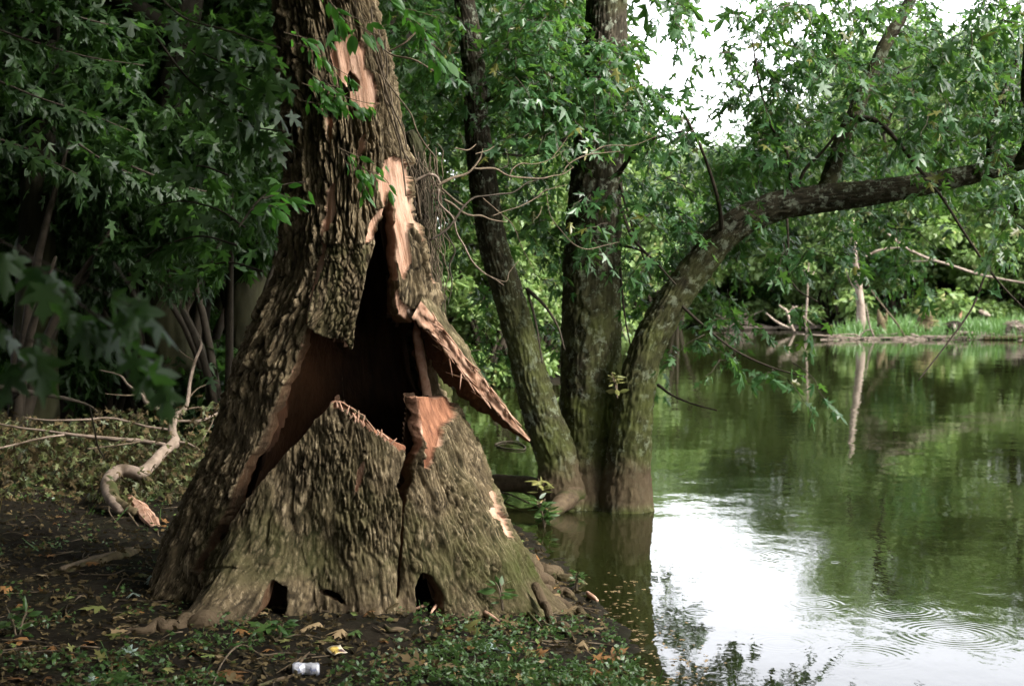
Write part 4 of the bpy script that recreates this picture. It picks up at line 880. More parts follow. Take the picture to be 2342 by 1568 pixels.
simple('splintered_stump', 'reddish splintered stump standing in the grass across the pond', 'stump', [[(2024, 772, 24), (2019, 750, 22), (2014, 730, 18), (2008, 708, 4)], [(2024, 750, 10), (2026, 725, 8), (2030, 712, 2)]], M_LOG, YB + .8, wb=.35)
def rootwad(label, u, v, w, h, Y, m, tufts=None):
    root = empty('root_wad', label, 'root wad', loc=at(u, v, Y)); mb = MB()
    addtube(mb, path([(u, v + 4, w), (u + w * .08, v - h * .35, w * 1.05), (u + w * .15, v - h * .75, w * .8), (u + w * .2, v - h, w * .3)], Y), 14, 22, wob(.6, int(u))); obj('root_ball', mb.mesh('root_ball', [m]), root)
    mb = MB()
    for _ in range(40):
        a = rng.uniform(-2.6, .4); r0 = w * .35; c = (u + w * .1, v - h * .5)
        p = [(c[0] + r0 * math.cos(a), c[1] + h * .35 * math.sin(a), 2.5), (c[0] + w * .62 * math.cos(a) + rng.normal(0, 3), c[1] + h * .55 * math.sin(a), 2), (c[0] + w * .8 * math.cos(a) + rng.normal(0, 5), c[1] + h * .66 * math.sin(a) + 3, 1)]
        addtube(mb, path(p, Y + rng.uniform(-.35, .1)), 4, 7)
    tag(obj('rootlets', mb.mesh('rootlets', [tufts or m]), root), kind='stuff')
rootwad('upturned root ball with a tan tuft on top on the far grassy bank', 2112, 768, 36, 62, YB + .9, M_LOG, M_LYEL)
rootwad('dark low root wad at the near end of the white log', 2178, 770, 34, 34, YB + .5, M_DTWIG)
rootwad('pale upturned root wad at the right end of the far bank', 2316, 770, 34, 36, YB - .3, M_DRIFT)
simple('driftwood_log', 'straight bleached white log lying in front of the grass across the pond', 'log', [[(2184, 760, 10), (2220, 762, 9), (2275, 765, 8)], [(2188, 762, 8), (2184, 748, 7), (2182, 740, 3)]], M_DRIFT, YB - .1)
simple('driftwood_log', 'dark half-sunk log at the right end of the far bank', 'log', [[(2250, 774, 8), (2300, 772, 9), (2350, 770, 8)]], M_LOG, YB - .8)
simple('dead_branch', 'leaning bare stick dipping into the pond in front of the reddish stump', 'branch', [[(1984, 648, 2), (2000, 674, 3), (2048, 735, 4), (2062, 756, 4), (2076, 782, 4)]], M_TWIG, YB - .4)
simple('dead_branch', 'pale curved stick beside the dead trunk at the far waterline', 'branch', [[(1980, 694, 2), (1984, 716, 4), (1990, 748, 4), (2004, 778, 4)], [(2004, 766, 2), (2040, 764, 3), (2062, 760, 2)]], M_DRIFT, YB - .2)
simple('dead_branch', 'arched bare twig low over the far waterline', 'branch', [[(1960, 776, 3), (1972, 762, 3), (1985, 754, 3), (2000, 757, 2)]], M_DRIFT, YB - .1)
simple('broken_post', 'short pale broken stub standing in the far grass', 'stump', [[(2192, 735, 9), (2195, 722, 9), (2200, 710, 3)]], M_FRESH, 52)
simple('driftwood_log', 'short weathered log lying high in the far grass', 'log', [[(2238, 712, 8), (2250, 716, 13), (2264, 722, 7)]], M_DRIFT, 53)
mb = MB(); n = 15000
xx = rng.uniform(8.0, 24, n); yy = rng.uniform(45.4, 56, n); hh = ground_h(xx, yy); ok = hh > .03; xx, yy, hh = xx[ok], yy[ok], hh[ok]
D = np.c_[rng.normal(0, .35, (len(xx), 2)), np.ones(len(xx))]; W, F, t = merge(LF_BLADE, leaf_frames(D, 1, (0, -1, 0)), np.c_[xx, yy, hh - .02], rng.uniform(.16, .55, len(xx)) * (.6 + .8 * vn(xx * .7, yy * .7, 0, 33))); W = W.copy()
mb.add(W, None, F, tint=t); tag(obj('grass', mb.mesh('grass', [M_GRASS], False)), 'bright green grass on the bank across the pond', 'grass', kind='stuff')
mb = MB()
for _ in range(70):
    u = rng.uniform(1640, 2342); v = 752 if u < 1890 else rng.uniform(768, 780); Yq = 57 if u < 1890 else 46
    addtube(mb, path([(u, v, 4), (u + rng.normal(0, 22), v - rng.uniform(0, 5), 3), (u + rng.normal(0, 40), v - rng.uniform(0, 10), 2)], Yq), 5, 8)
tag(obj('shore_debris', mb.mesh('shore_debris', [M_DRIFT])), 'washed-up sticks along the far shore', 'driftwood', kind='stuff')

# ---------------------------------------------------------------- leafy branches hanging into the picture and vine leaves on the trunk
def leafy(label, name, polys, Y0, Y1, tplname, tpl, m, n, size, hang=.6, w=5, keep=298, cat='branch', group=None, spread=.5, face=.6, twm=None):
    root = empty(name, label, cat, group, loc=at(polys[0][0][0], polys[0][0][1], Y0)); recs = []
    for p in polys:
        mb = MB(); PR = path([(u, v, w * (1 - .7 * k / len(p))) for k, (u, v) in enumerate(p)], Y0, Y1)
        addtube(mb, PR, 6, 24, wob(.2, 3)); obj('twig', mb.mesh('twig', [twm or M_TWIG]), root)
        S = spline(PR[:, :3], 60)
        for q in range(n):
            c = S[int(rng.uniform(8, 59))] ; ax = nrm(S[min(59, 40)] - S[10])
            side = nrm(np.cross(ax, [0, 0, 1.0])) * rng.choice([-1, 1])
            d = ax * rng.uniform(.1, .9) + side * rng.uniform(.2, .9) + np.array([0, -.1, -hang * rng.uniform(.4, 1.3)]) + rng.normal(0, spread * .4, 3); d = nrm(d)
            recs.append((c + d * size * rng.uniform(.1, .8), d, size * rng.uniform(.6, 1.2)))
    split_leaves(root, recs, tplname, tpl, m, keep, up=(0, -face, 1))
leafy('sprig of bright green oval leaves across the top of the hollow trunk', 'leafy_sprig', [[(720, -60), (760, 10), (800, 36), (850, 50)], [(760, 10), (790, 45), (830, 66), (868, 82)], [(860, -60), (900, 10), (950, 25), (1000, 40)], [(900, 5), (940, 40), (975, 70)]], 6.1, 6.2, 'oval', LF_OVAL, M_LNEAR, 13, .085, .4, 4)
leafy('sprig of fresh green leaflets at the upper right of the hollow trunk', 'leafy_sprig', [[(930, 40), (965, 80), (985, 120), (1000, 165)], [(970, 90), (1000, 110), (1018, 130)]], 6.2, 6.3, 'oval', LF_OVAL, M_LNEAR, 9, .09, .7, 3)
leafy('light green vine leaves trailing down the peeled top of the hollow trunk', 'leafy_vine', [[(648, 74), (680, 82), (720, 90), (770, 70)], [(680, 100), (720, 116), (760, 150), (800, 175)], [(740, 180), (770, 210), (800, 225), (850, 238)], [(690, 230), (730, 236), (775, 225)], [(700, 160), (740, 190), (780, 200)], [(690, 190), (740, 210), (790, 240)]], 6.35, 6.45, 'oval', LF_OVAL, M_LNEAR, 20, .066, .5, 3, cat='vine')
leafy('sprig of yellow-green leaves hanging in front of the crack in the hollow trunk', 'leafy_vine', [[(770, 335), (800, 350), (840, 365), (880, 372)], [(790, 350), (830, 385), (870, 400), (890, 420)], [(800, 360), (820, 400), (835, 440)], [(780, 350), (800, 380), (850, 410)]], 6.3, 6.35, 'oval', LF_OVAL, M_LNEAR, 11, .062, .5, 3, cat='vine')
leafy('sprig of broad green leaves left of the hollow trunk at mid height', 'leafy_sprig', [[(545, 520), (590, 460), (640, 425), (700, 415)], [(600, 455), (640, 445), (690, 465)], [(575, 480), (620, 470), (660, 480)]], 5.9, 6.0, 'oval', LF_OVAL, M_LNEAR, 10, .085, .4, 5, twm=M_DTWIG)
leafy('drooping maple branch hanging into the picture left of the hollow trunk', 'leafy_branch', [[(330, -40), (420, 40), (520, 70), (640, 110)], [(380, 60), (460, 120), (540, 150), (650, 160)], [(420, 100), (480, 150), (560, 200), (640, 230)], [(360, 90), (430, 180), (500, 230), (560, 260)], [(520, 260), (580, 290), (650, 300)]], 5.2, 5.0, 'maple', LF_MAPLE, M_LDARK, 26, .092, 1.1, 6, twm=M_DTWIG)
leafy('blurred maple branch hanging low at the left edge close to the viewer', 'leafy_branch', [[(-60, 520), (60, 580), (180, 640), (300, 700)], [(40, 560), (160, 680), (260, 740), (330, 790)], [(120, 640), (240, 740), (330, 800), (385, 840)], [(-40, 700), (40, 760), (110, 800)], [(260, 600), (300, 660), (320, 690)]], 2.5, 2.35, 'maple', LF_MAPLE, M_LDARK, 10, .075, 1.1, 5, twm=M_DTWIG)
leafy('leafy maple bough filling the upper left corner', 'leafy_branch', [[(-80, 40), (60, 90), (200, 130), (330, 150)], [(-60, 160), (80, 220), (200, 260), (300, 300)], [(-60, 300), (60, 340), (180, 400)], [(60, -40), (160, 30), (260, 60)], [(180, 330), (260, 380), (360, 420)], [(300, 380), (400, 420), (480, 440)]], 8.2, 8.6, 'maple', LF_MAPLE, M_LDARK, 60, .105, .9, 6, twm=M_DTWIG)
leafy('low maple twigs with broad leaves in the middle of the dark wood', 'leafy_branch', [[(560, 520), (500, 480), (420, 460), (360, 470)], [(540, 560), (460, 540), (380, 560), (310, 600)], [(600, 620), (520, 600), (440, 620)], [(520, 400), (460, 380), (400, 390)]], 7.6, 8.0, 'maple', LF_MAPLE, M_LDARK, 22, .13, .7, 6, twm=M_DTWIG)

root = empty('dark_branch', 'blurred dark bare branch reaching in from the left edge', 'branch', loc=at(0, 885, 5.2))
for p in ([(-80, 872, 16), (0, 884, 14), (54, 894, 13), (108, 903, 11), (161, 913, 9), (204, 927, 6), (223, 943, 4)], [(46, 898, 8), (20, 918, 7), (-10, 940, 6)], [(204, 927, 4), (216, 980, 4), (224, 1020, 4), (240, 1050, 2)]):
    mb = MB(); addtube(mb, path(p, 5.2, 5.6), 7, 24, wob(.2, 2)); obj('branch', mb.mesh('branch', [M_DTWIG]), root)

# ---------------------------------------------------------------- the fallen branch left of the hollow tree
def fallen_branch():
    root = empty('fallen_branch', 'crooked barkless pink-grey fallen branch with a freshly torn end', 'branch', loc=at(340, 1190, 9.0))
    def Yv(v): return 9.0 + (1200 - v) / 430 * 3.0
    def pv(pts): return np.array([np.r_[at(u, v, Yv(v)), w * Yv(v) / FOC / 2] for u, v, w in pts])
    mb = MB(); addtube(mb, pv([(276, 1168, 16), (258, 1147, 24), (247, 1124, 28), (246, 1100, 30), (260, 1083, 30), (281, 1076, 29), (304, 1079, 28), (323, 1081, 30), (347, 1061, 26), (368, 1038, 24), (390, 1020, 22), (399, 1012, 26), (395, 991, 19), (395, 970, 18), (403, 951, 15), (422, 935, 11), (430, 911, 9), (435, 870, 8), (446, 827, 7), (459, 795, 6), (460, 783, 4), (455, 776, 2)]), 20, 130, wob(.14, 3))
    obj('limb', mb.mesh('limb', [M_DEAD]), root)
    mb = MB()
    for k in range(16):
        j = rng.normal(0, 1, (4, 2)) * [5, 4]; t0, t1 = rng.uniform(0, .3), rng.uniform(.6, 1.0)
        q = np.array([(294, 1132), (316, 1158), (342, 1184), (368, 1222)], float) + j; q = q[0] * 0 + spline(q, 20)[int(t0 * 19):int(t1 * 19) + 1]; w = rng.uniform(7, 15)
        addtube(mb, pv([(u, v, w * (.35 + math.sin(math.pi * (i + 1) / (len(q) + 1)))) for i, (u, v) in enumerate(q)]), 6, 22, wob(.45, k))
    obj('torn_end', mb.mesh('torn_end', [M_FRESH], False), root)
    mb = MB(); addtube(mb, pv([(250, 1110, 30), (262, 1142, 28), (285, 1160, 26), (312, 1172, 16)]), 10, 30, wob(.5, 5)); obj('torn_bark', mb.mesh('torn_bark', [M_LOG]), root)
    side = [[(394, 955, 10), (368, 937, 10), (339, 919, 9), (323, 900, 7), (296, 876, 6), (269, 857, 4), (228, 846, 2)], [(380, 1018, 11), (323, 1010, 11), (269, 1003, 10), (220, 997, 9), (151, 993, 7), (94, 982, 6), (43, 979, 5), (-10, 968, 4)], [(151, 993, 6), (94, 1006, 5), (40, 1013, 5), (-10, 1026, 4)],
            [(388, 982, 6), (339, 970, 6), (255, 959, 5), (188, 964, 5), (108, 963, 4), (54, 954, 3)], [(404, 962, 7), (444, 962, 7), (484, 950, 6), (530, 928, 4)], [(513, 930, 4), (497, 951, 4), (484, 983, 4), (460, 1010, 3)], [(400, 1010, 7), (414, 1013, 6), (430, 1018, 5), (456, 1028, 3)], [(400, 943, 5), (419, 936, 4), (457, 932, 4), (505, 935, 3)],
            [(320, 1010, 4), (260, 1022, 4), (200, 1026, 3)], [(285, 1160, 4), (310, 1200, 4), (330, 1230, 4), (345, 1262, 3)], [(262, 1142, 4), (250, 1170, 3), (290, 1220, 3)], [(339, 919, 3), (320, 880, 3), (330, 850, 2)], [(430, 911, 3), (450, 890, 3), (470, 880, 2)], [(446, 827, 3), (425, 812, 3), (410, 800, 2)], [(323, 900, 3), (290, 905, 3), (240, 900, 2)]]
    for p in side:
        mb = MB(); PR = pv(p); PR[1:-1, :3] += rng.normal(0, .012, (len(PR) - 2, 3)); addtube(mb, PR, 7, 40, wob(.25, int(p[0][0]))); obj('side_twig', mb.mesh('side_twig', [M_TWIG if p[0][2] < 6 else M_DEAD]), root)
    # wilted foliage still on the twigs
    n = 9000; u = rng.uniform(-20, 530, n); v = 800 + 300 * rng.random(n) ** 1.1; ok = (rng.random(n) < ss(500, 300, np.abs(u - 250) * .7 + np.abs(v - 900))); u, v = u[ok], v[ok]
    P = at(u, v, Yv(v) + rng.normal(.4, .5, len(u))); g = ground_h(P[:, 0], P[:, 1]); P[:, 2] = np.maximum(P[:, 2] - .12, g + .01)
    P = P[P[:, 2] < g + .06 + .62 * np.clip(vn(P[:, 0] * 1.6, P[:, 1] * 1.6, 0, 61) * 1.7 - .55, 0, 1)]
    mb = MB(); q = len(P) // 2; leaf_cloud(mb, LF_MAPLO, P[:q], .06, None, .4, .9); tag(obj('wilted_leaves', mb.mesh('wilted_leaves', [M_LWILT], False), root), kind='stuff')
    mb = MB(); leaf_cloud(mb, LF_MAPLO, P[q:], .06, None, .4, .9); tag(obj('dry_leaves', mb.mesh('dry_leaves', [M_LITTER], False), root), kind='stuff')
fallen_branch()
root = empty('rotten_log', 'short rotten mossy log lying on the dark ground at the left', 'log', loc=gp(180, 1330))
PR = path([(40, 1352, 20), (70, 1342, 40), (150, 1318, 40), (230, 1290, 34), (290, 1268, 26), (318, 1258, 10)], 7.1, 8.1)
mb = MB(); addtube(mb, PR, 20, 70, wob(.28, 21)); obj('trunk', mb.mesh('trunk', [M_LOG]), root)
mb = MB(); PR = path([(140, 1300, 10), (190, 1284, 14), (250, 1268, 13), (305, 1252, 6)], 7.4, 8.1); addtube(mb, PR, 8, 40, wob(.4, 22)); obj('torn_bark', mb.mesh('torn_bark', [M_TWIG]), root)

# ---------------------------------------------------------------- litter, weeds and twigs on the near bank
def scatter(n, f, y0=4.6, y1=22, pw=1.6):
    y = y0 + (y1 - y0) * rng.random(n) ** pw; x = rng.uniform(-.40, .22, n) * y
    d = shore(x, y); ok = (d > .04) & (rng.random(n) < f(x, y, d))
    ok &= ((x + .76) / .88) ** 2 + ((y - 7.25) / .50) ** 2 > 1
    x, y = x[ok], y[ok]; return np.c_[x, y, ground_h(x, y)]
def flat_leaves(mb, tpl, P, size, tilt=.5, curl=.2):
    n = len(P); a = rng.uniform(0, 6.28, n); D = np.c_[np.cos(a), np.sin(a), rng.normal(.05, curl, n)]
    W, F, t = merge(tpl, leaf_frames(D, tilt), P + [0, 0, .012], size * rng.uniform(.5, 1.3, n)); mb.add(W, None, F, tint=t)
mb = MB(); flat_leaves(mb, LF_QUAD, scatter(26000, lambda x, y, d: .55 + .45 * vn(x * 2, y * 2, 0, 5)), .032, .8); flat_leaves(mb, LF_MAPLO, scatter(11000, lambda x, y, d: .3 + .7 * vn(x * 1.5, y * 1.5, 0, 6)), .05, .8, .4)
tag(obj('leaf_litter', mb.mesh('leaf_litter', [M_LITTER], False)), 'dead leaf litter over the dark soil', 'leaf litter', kind='stuff')
mb = MB()
for p in scatter(900, lambda x, y, d: 1 + 0 * x):
    a = rng.uniform(0, 6.28); L = rng.uniform(.05, .32); d = np.array([math.cos(a), math.sin(a), 0]); b = rng.normal(0, .12)
    q = np.array([p, p + d * L * .5 + np.array([-d[1], d[0], 0]) * b * L, p + d * L]); q[:, 2] = ground_h(q[:, 0], q[:, 1]) + .006
    r = rng.uniform(.0015, .004); addtube(mb, np.c_[q, [r, r, r * .5]], 4, 6)
tag(obj('twig_litter', mb.mesh('twig_litter', [M_TWIG])), 'fine broken twigs strewn over the soil', 'twigs', kind='stuff')
# low green weeds, thickest at the bottom centre
def weedf(x, y, d):
    u, v = proj(np.stack([x, y, ground_h(x, y)], -1)); n = fbm(x * 3.2, y * 3.2, 0, 3, 77)
    a = ss(820, 1080, u) * ss(1400, 1490, v) * ss(.40, .56, n + .07); b_ = .5 * ss(.52, .64, n); c = .55 * ss(9, 11, y) * ss(.42, .55, n); return np.clip(np.maximum(np.maximum(a, b_ * .5), c), 0, 1)
P = np.concatenate([scatter(22000, weedf, 4.6, 20, 1.7), scatter(10000, weedf, 4.9, 7.2, 1.2)]); mb = MB()
n = len(P); P2 = np.repeat(P, 3, 0) + np.c_[rng.normal(0, .012, (3 * n, 2)), rng.uniform(0, .035, 3 * n)]
flat_leaves(mb, LF_QUAD, P2, .026, .9, .5); 
tag(obj('ground_weeds', mb.mesh('ground_weeds', [M_LWEED], False)), 'low small-leaved green weeds on the bank', 'weeds', kind='stuff')
mb = MB(); Pg = scatter(2600, lambda x, y, d: .3 * (y > 9) + .5 * weedf(x, y, d), 4.6, 26, 1.5); D = np.c_[rng.normal(0, .6, (len(Pg), 2)), np.ones(len(Pg))]
W, F, t = merge(LF_BLADE, leaf_frames(D, 1, (0, -1, 0)), Pg, rng.uniform(.05, .14, len(Pg))); mb.add(W, None, F, tint=t)
tag(obj('grass_tufts', mb.mesh('grass_tufts', [M_LWEED], False)), 'sparse grass blades on the bank', 'grass', kind='stuff')
mb = MB(); n = 260; u = rng.uniform(1380, 1640, n); v = rng.uniform(1300, 1568, n); Pw = np.array([wp(a, b) for a, b in zip(u, v)]); d = shore(Pw[:, 0], Pw[:, 1]); Pw = Pw[(d < .02) & (d > -.32 * rng.random(n) - .05)] + [0, 0, -.008]
flat_leaves(mb, LF_MAPLO, Pw, .035, .15, .02); flat_leaves(mb, LF_QUAD, Pw + rng.normal(0, .08, Pw.shape) * [1, 1, 0], .025, .15, .02)
tag(obj('floating_leaves', mb.mesh('floating_leaves', [M_LTAN], False)), 'leaves and scum floating along the near water edge', 'floating leaves', kind='stuff')

FL = [(344, 1338, .12, M_LSIL, 'pale silver lobed leaf on the dark soil by the left root'), (304, 1366, .09, M_LSIL, 'small pale silver leaf curled on the dark soil'), (236, 1396, .12, M_LYEL, 'broad yellow-green leaf lying on dark soil at the left'), (317, 1320, .10, M_LYEL, 'olive lobed leaf above the silver leaf'), (61, 1460, .11, M_LBRN, 'orange-brown dry leaf near the left edge'),
      (195, 1482, .09, M_LBRN, 'small orange dry leaf left of the thin root'), (274, 1452, .12, M_LYEL, 'yellowish leaf lying on the tip of the thin left root'), (413, 1418, .09, M_LYEL, 'small yellow leaf standing against the left root'), (372, 1541, .12, M_LYEL, 'bright yellow-green maple leaf at the bottom left'), (238, 1518, .09, M_LYEL, 'small lime leaf on the dark soil at the bottom left'),
      (309, 1561, .12, M_LWEED, 'green leaf cut by the bottom edge'), (507, 1545, .15, M_LBRN, 'curled orange-brown maple leaf beside the bent twig'), (284, 1487, .08, M_LSIL, 'tiny white-backed leaf below the yellowish leaf'), (203, 1556, .08, M_LSIL, 'white upturned leaf near the bottom left'), (25, 1348, .13, M_LBRN, 'long amber leaf at the left edge beside the log'), (527, 1478, .12, M_LWEED, 'fresh green leaf below the front root'),
      (783, 1447, .11, M_LTAN, 'peach-coloured dry maple leaf in front of the hollow tree'), (764, 1473, .13, M_LYEL, 'lime green maple leaf below the peach leaf'), (730, 1437, .13, M_LTAN, 'long tan curled leaf left of the peach leaf'), (622, 1447, .13, M_LWEED, 'dark green leaf by the hole under the front root'), (1122, 1478, .14, M_LSIL, 'silver-backed maple leaf among the green weeds'), (1150, 1500, .09, M_LSIL, 'small silver leaf beside the silver-backed maple leaf'),
      (1189, 1435, .14, M_LTAN, 'big wilted tan leaf above the weeds'), (1230, 1448, .12, M_LTAN, 'hanging tan leaf right of the big wilted leaf'), (1334, 1449, .12, M_LTAN, 'tan leaf near the waterline'), (1175, 1382, .12, M_LSIL, 'pale leaf at the foot of the right root'), (1334, 1472, .13, M_LTAN, 'star-shaped tan leaf at the edge of the weeds'), (1245, 1503, .10, M_LBRN, 'reddish dry leaf among the weeds'),
      (962, 1528, .12, M_LTAN, 'tan folded leaf at the left side of the weeds'), (1000, 1530, .11, M_LTAN, 'second tan folded leaf against the dark hollow'), (1396, 1517, .12, M_LBRN, 'dark brown folded leaf at the edge of the mud'), (1203, 1497, .10, M_LYEL, 'pale green leaf in the middle of the weeds'), (1130, 1360, .12, M_LSIL, 'bluish green leaf leaning at the right root'), (1350, 1536, .12, M_LBRN, 'brown leaf by the mud at the bottom right'),
      (820, 1450, .10, M_LWEED, 'small green leaf right of the peach leaf'), (440, 1500, .10, M_LBRN, 'brown leaf under the front root'), (150, 1420, .09, M_LBRN, 'small brown leaf below the rotten log'), (1060, 1440, .12, M_LYEL, 'yellow-green leaf on the soil left of the tan leaves'), (1290, 1410, .10, M_LTAN, 'small tan leaf among the roots by the water'), (1020, 1450, .10, M_LBRN, 'dull brown leaf on the bare soil in front of the tree')]
for u, v, s, m, lab in FL:
    p = gp(u, v) + np.array([0, 0, .02]); a = rng.uniform(0, 6.28); D = np.array([[math.cos(a), math.sin(a) * .8, rng.uniform(-.1, .25)]]); M = leaf_frames(D, .35, (0, -.35, 1))[0]
    o = leaf_object(None, 'maple', m, M, p, s, 'fallen_leaf'); tag(o, lab, 'leaf', 'fallen leaves on the bank')
n = 0; tr = 0
while n < 90 and tr < 600:
    tr += 1; u, v = rng.uniform(0, 1400), rng.uniform(1180, 1560); p = gp(u, v)
    if shore(p[0:1], p[1:2])[0] < .05 or ((p[0] + .76) / .95) ** 2 + ((p[1] - 7.25) / .62) ** 2 < 1 or p[1] > 12: continue
    m = [M_LBRN, M_LTAN, M_LYEL, M_LBRN][n % 4]; a = rng.uniform(0, 6.28); M = leaf_frames(np.array([[math.cos(a), math.sin(a), .05]]), .35)[0]
    o = leaf_object(None, 'maple', m, M, p + np.array([0, 0, .015]), rng.uniform(.05, .09), 'fallen_leaf'); c = {M_LBRN: 'brown', M_LTAN: 'tan', M_LYEL: 'yellowish'}[m]
    tag(o, 'small %s fallen leaf lying flat on the dark bank' % c, 'leaf', 'scattered small %s leaves' % c); n += 1

def stick(label, polys, m=M_TWIG, lift=.012):
    root = empty('twig', label, 'twig', 'sticks on the near bank', loc=gp(*polys[0][0][:2]))
    for p in polys:
        q = np.array([np.r_[gp(u, v, lift), w] for u, v, w in p]); q[:, 3] = q[:, 3] * q[:, 1] / FOC / 2
        mb = MB(); addtube(mb, q, 6, 30, wob(.3, 6)); obj('stem', mb.mesh('stem', [m]), root)
stick('thin bent twig arching over the soil at the bottom left', [[(488, 1567, 5), (505, 1520, 5), (535, 1482, 5), (560, 1480, 4), (600, 1492, 4), (650, 1488, 4), (722, 1496, 2)]])
stick('brown forked stick beside the crushed can', [[(590, 1567, 9), (640, 1552, 9), (672, 1532, 9), (690, 1508, 8), (708, 1490, 4)], [(632, 1538, 3), (665, 1518, 4), (694, 1500, 4)]], M_ROOT)
stick('pale splinter of wood at the foot of the crack', [[(985, 1396, 5), (998, 1382, 7), (1004, 1374, 4)]], M_FRESH, .03)
stick('reddish broken chips of wood under the right root', [[(950, 1392, 4), (965, 1386, 9), (985, 1376, 5)], [(968, 1375, 4), (985, 1372, 7), (995, 1378, 3)]], M_FRESH, .02)
stick('slab of reddish torn bark lying below the right root', [[(1080, 1385, 8), (1105, 1402, 18), (1140, 1422, 6)]], M_FRESH, .02)
stick('white torn chip of wood lying at the water edge', [[(1342, 1352, 5), (1352, 1360, 14), (1366, 1372, 8)]], M_FRESH, .02)
stick('forked grey stick among the roots', [[(1205, 1395, 4), (1222, 1415, 8), (1238, 1432, 4)], [(1222, 1398, 4), (1240, 1416, 5), (1258, 1424, 3)]], M_ROOT, .02)
stick('curved brown root tip lying on the soil', [[(880, 1428, 8), (890, 1440, 10), (910, 1444, 9), (935, 1440, 3)]], M_ROOT)
stick('long thin twig at the bottom left corner', [[(0, 1462, 3), (80, 1465, 3), (125, 1480, 3), (165, 1505, 3), (205, 1540, 2)]])
stick('grey stick lying near the waterline by the weeds', [[(1262, 1432, 6), (1300, 1440, 7), (1345, 1452, 4)]], M_ROOT)
stick('thin twig floating off the muddy edge', [[(1330, 1466, 3), (1370, 1470, 3), (1400, 1473, 2)]], M_TWIG)
stick('fallen grey stick across the mud between the trees', [[(1120, 1118, 3), (1165, 1130, 4), (1210, 1150, 4), (1232, 1158, 2)], [(1150, 1128, 3), (1172, 1105, 2)]], M_TWIG, .04)

# crushed can and card
def can():
    root = empty('crushed_can', 'crushed white and silver drink can lying on the soil', 'can', loc=gp(700, 1538)); c = gp(700, 1538)
    m1, nt = mat('white_aluminium'); b = NB(nt)
    cc = b.mix(b.ramp(b.noise(28, 3, .6, w=3), .52, .6), (0.45, 0.45, 0.49), (0.16, 0.18, 0.27)); p = b.n('ShaderNodeBsdfPrincipled', Base__Color=cc, Metallic=.25, Roughness=.28); b.out(p.outputs[0])
    m = 40; k = 36; s = np.linspace(0, 1, m); th = np.linspace(0, 2 * math.pi, k, endpoint=False); S, T = np.meshgrid(s, th, indexing='ij')
    r = .031 * np.where(S < .06, .75 + .25 * S / .06, np.where(S > .94, .75 + .25 * (1 - S) / .06, 1)); r = r * (1 - .58 * np.exp(-((S - .47) / .13) ** 2) * (.6 + .4 * np.cos(2 * T))) + .005 * (fbm(S * 9, np.cos(T) * 3, np.sin(T) * 3, 2, 5) - .5)
    X = (S - .5) * .106; Vx = np.stack([X, r * np.cos(T), r * np.sin(T) * .82], -1)
    a = .12; Vx = np.stack([Vx[..., 0] * math.cos(a) - Vx[..., 1] * math.sin(a), Vx[..., 0] * math.sin(a) + Vx[..., 1] * math.cos(a), Vx[..., 2] - .05 * Vx[..., 0]], -1) + c + [0, 0, .024]
    i = np.arange(m - 1)[:, None] * k; j = np.arange(k)[None, :]; j2 = (j + 1) % k
    obj('body', npmesh('body', Vx.reshape(-1, 3), [np.stack([i + j, i + j2, i + k + j2, i + k + j], -1).reshape(-1, 4)], [m1]), root)
    m2, nt = mat('bare_aluminium'); b = NB(nt); p = b.n('ShaderNodeBsdfPrincipled', Base__Color=(.7, .7, .72, 1), Metallic=.9, Roughness=.3); b.out(p.outputs[0])
    for e, nm in ((0, 'lid'), (m - 1, 'base')):
        ring = Vx[e]; cc_ = ring.mean(0); inn = cc_ + (ring - cc_) * .8 + (.004 if e == 0 else -.004) * np.array([1, .12, 0]); Vd = np.vstack([ring, inn, cc_[None]])
        Q = [[q, (q + 1) % k, k + (q + 1) % k, k + q] for q in range(k)]; T3 = [[k + q, k + (q + 1) % k, 2 * k] for q in range(k)]
        obj(nm, npmesh(nm, Vd, [np.array(Q), np.array(T3)], [m2]), root)
can()
def card():
    Pc = np.array([gp(747, 1493), gp(778, 1486), gp(795, 1504), gp(766, 1512)]) + [0, 0, .022]; root = empty('trading_card', 'creased cream and yellow printed card lying on the soil', 'card', loc=Pc.mean(0))
    def mm(n, c):
        m, nt = mat(n); b = NB(nt); x = b.mix(b.math('MULTIPLY', b.ramp(b.noise(60, 3), .45, .65), .3), c, tuple(q * .7 for q in c)); p = b.n('ShaderNodeBsdfPrincipled', Base__Color=x, Roughness=.4); b.out(p.outputs[0]); return m
    def sheet(name, m, s0, s1, t0, t1, dz, th=.0012):
        g = 7; V = []
        for z in (0, -th):
            for a in np.linspace(s0, s1, g):
                for b_ in np.linspace(t0, t1, g):
                    p = (Pc[0] * (1 - a) + Pc[1] * a) * (1 - b_) + (Pc[3] * (1 - a) + Pc[2] * a) * b_; V.append(p + [0, 0, dz + z + .012 * (b_ - .5) ** 2 * 2 + .004 * math.sin(a * 5)])
        Q = []; n = g * g
        for r in range(g - 1):
            for c in range(g - 1): q = r * g + c; Q += [[q, q + 1, q + g + 1, q + g], [n + q, n + q + g, n + q + g + 1, n + q + 1]]
        rim = [r * g for r in range(g)] + [(g - 1) * g + c for c in range(1, g)] + [r * g + g - 1 for r in range(g - 2, -1, -1)] + [c for c in range(g - 2, 0, -1)]
        for a, b_ in zip(rim, rim[1:] + rim[:1]): Q.append([a, b_, n + b_, n + a])
        return obj(name, npmesh(name, V, [np.array(Q)], [m]), root)
    sheet('paper', mm('card_paper', (.62, .53, .40)), 0, 1, 0, 1, 0); sheet('yellow_print', mm('card_yellow', (.55, .38, .09)), .08, .74, .08, .9, .0012, .0006); sheet('dark_print', mm('card_brown', (.13, .075, .09)), .55, .92, .42, .86, .0024, .0006)
card()

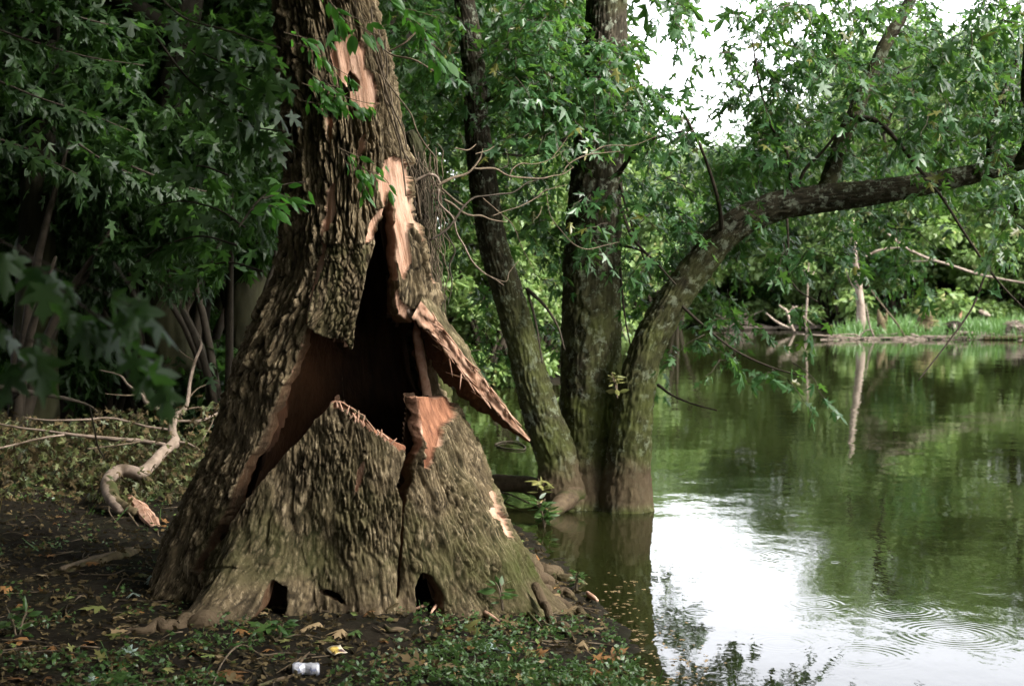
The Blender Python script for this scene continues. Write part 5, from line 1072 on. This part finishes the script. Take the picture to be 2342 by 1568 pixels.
# weed plants beside the maple's foot
def weed(label, u, v, Y, h, n, m, size, tplname='oval', tpl=LF_OVAL):
    b0 = at(u, v, Y); root = empty('weed_plant', label, 'plant', loc=b0); recs = []
    for k in range(3 + n // 12):
        a = rng.uniform(0, 6.28); e = b0 + np.array([.35 * h * math.cos(a), .3 * h * math.sin(a), h * rng.uniform(.6, 1)])
        PR = np.array([np.r_[b0 - [0, 0, .05], .006], np.r_[(b0 + e) / 2 + [0, 0, .04 * h], .004], np.r_[e, .0015]]); mb = MB(); addtube(mb, PR, 5, 12); obj('stem', mb.mesh('stem', [M_TWIG]), root)
        S = spline(PR[:, :3], 30)
        for _ in range(n // (3 + n // 12)):
            d = nrm(np.array([rng.normal(), rng.normal() * .7 - .2, rng.uniform(-.3, .6)])); recs.append((S[int(rng.uniform(8, 30))] + d * size * .2, d, size * rng.uniform(.6, 1.2)))
    split_leaves(root, recs, tplname, tpl, m, 298, up=(0, -.5, 1))
weed('yellow-green sprouting plant with narrow leaves on the muddy root', 1238, 1122, 10.4, .10, 22, M_LYEL, .085)
weed('leafy green weed clump at the water edge below the maple', 1245, 1190, 9.8, .16, 70, M_LWEED, .075)
weed('small wilted sprout in the fork of the maple', 1412, 895, 10.25, .14, 22, M_LYEL, .07)
weed('bluish green seedling leaning on the right root of the hollow tree', 1150, 1372, 6.75, .10, 18, M_LWEED, .075)
weed('low plant among the roots at the waterline', 1318, 1330, 7.7, .07, 26, M_LWEED, .05)
weed('small weed growing at the bottom left edge', 40, 1450, 6.1, .13, 28, M_LWEED, .06)
weed('fern-like green weed by the foot of the front root', 640, 1450, 6.15, .06, 30, M_LWEED, .06)
root = empty('floating_twig', 'thin looped twig floating on the water behind the hollow tree', 'twig', loc=wp(1165, 1018))
q = np.array([np.r_[wp(u, v) + [0, 0, .01], .008] for u, v in [(1132, 1018), (1150, 1012), (1180, 1013), (1200, 1022), (1196, 1030), (1160, 1028), (1136, 1022)]]); mb = MB(); addtube(mb, q, 5, 40); obj('stem', mb.mesh('stem', [M_DTWIG]), root)

def ordinal(n):
    w = ['first', 'second', 'third', 'fourth', 'fifth', 'sixth', 'seventh', 'eighth', 'ninth', 'tenth', 'eleventh', 'twelfth', 'thirteenth', 'fourteenth', 'fifteenth', 'sixteenth', 'seventeenth', 'eighteenth', 'nineteenth', 'twentieth']
    return w[n] if n < 20 else 'twenty-' + w[n - 20]
def by_place(group, text, rows=None):
    T = [o for o in C.objects if o.get('group') == group]
    def row(o): return 0 if rows is None else int(np.searchsorted(rows[0], o.location.y))
    for r in range(1 if rows is None else len(rows[1])):
        R = sorted([o for o in T if row(o) == r], key=lambda o: o.location.x / max(o.location.y, .1))
        for k, o in enumerate(R): o['label'] = text % (ordinal(k), '' if rows is None else rows[1][r])
by_place('trees across the pond, paler', '%s from left of the pale yellow-green trees across the pond%s', ([72], ['', ', back row']))
by_place('trees across the pond, darker', '%s from left of the darker green trees across the pond%s')
by_place('shrubs across the pond', '%s from left of the low shrubs at the foot of the far trees%s')
by_place('trees on the point', '%s from left of the pale trees behind the maple\'s left stem%s')
by_place('shrubs on the point', '%s from left of the waterline shrubs behind the maple%s')
by_place('trees of the dark wood', '%s from left of the dark woodland trees%s', ([22, 33], [' nearest the hollow tree', ' in the middle row', ' in the back row']))
by_place('undergrowth shrubs', '%s from left of the dark undergrowth shrubs%s', ([18, 25], [', front row', ', middle row', ', back row']))
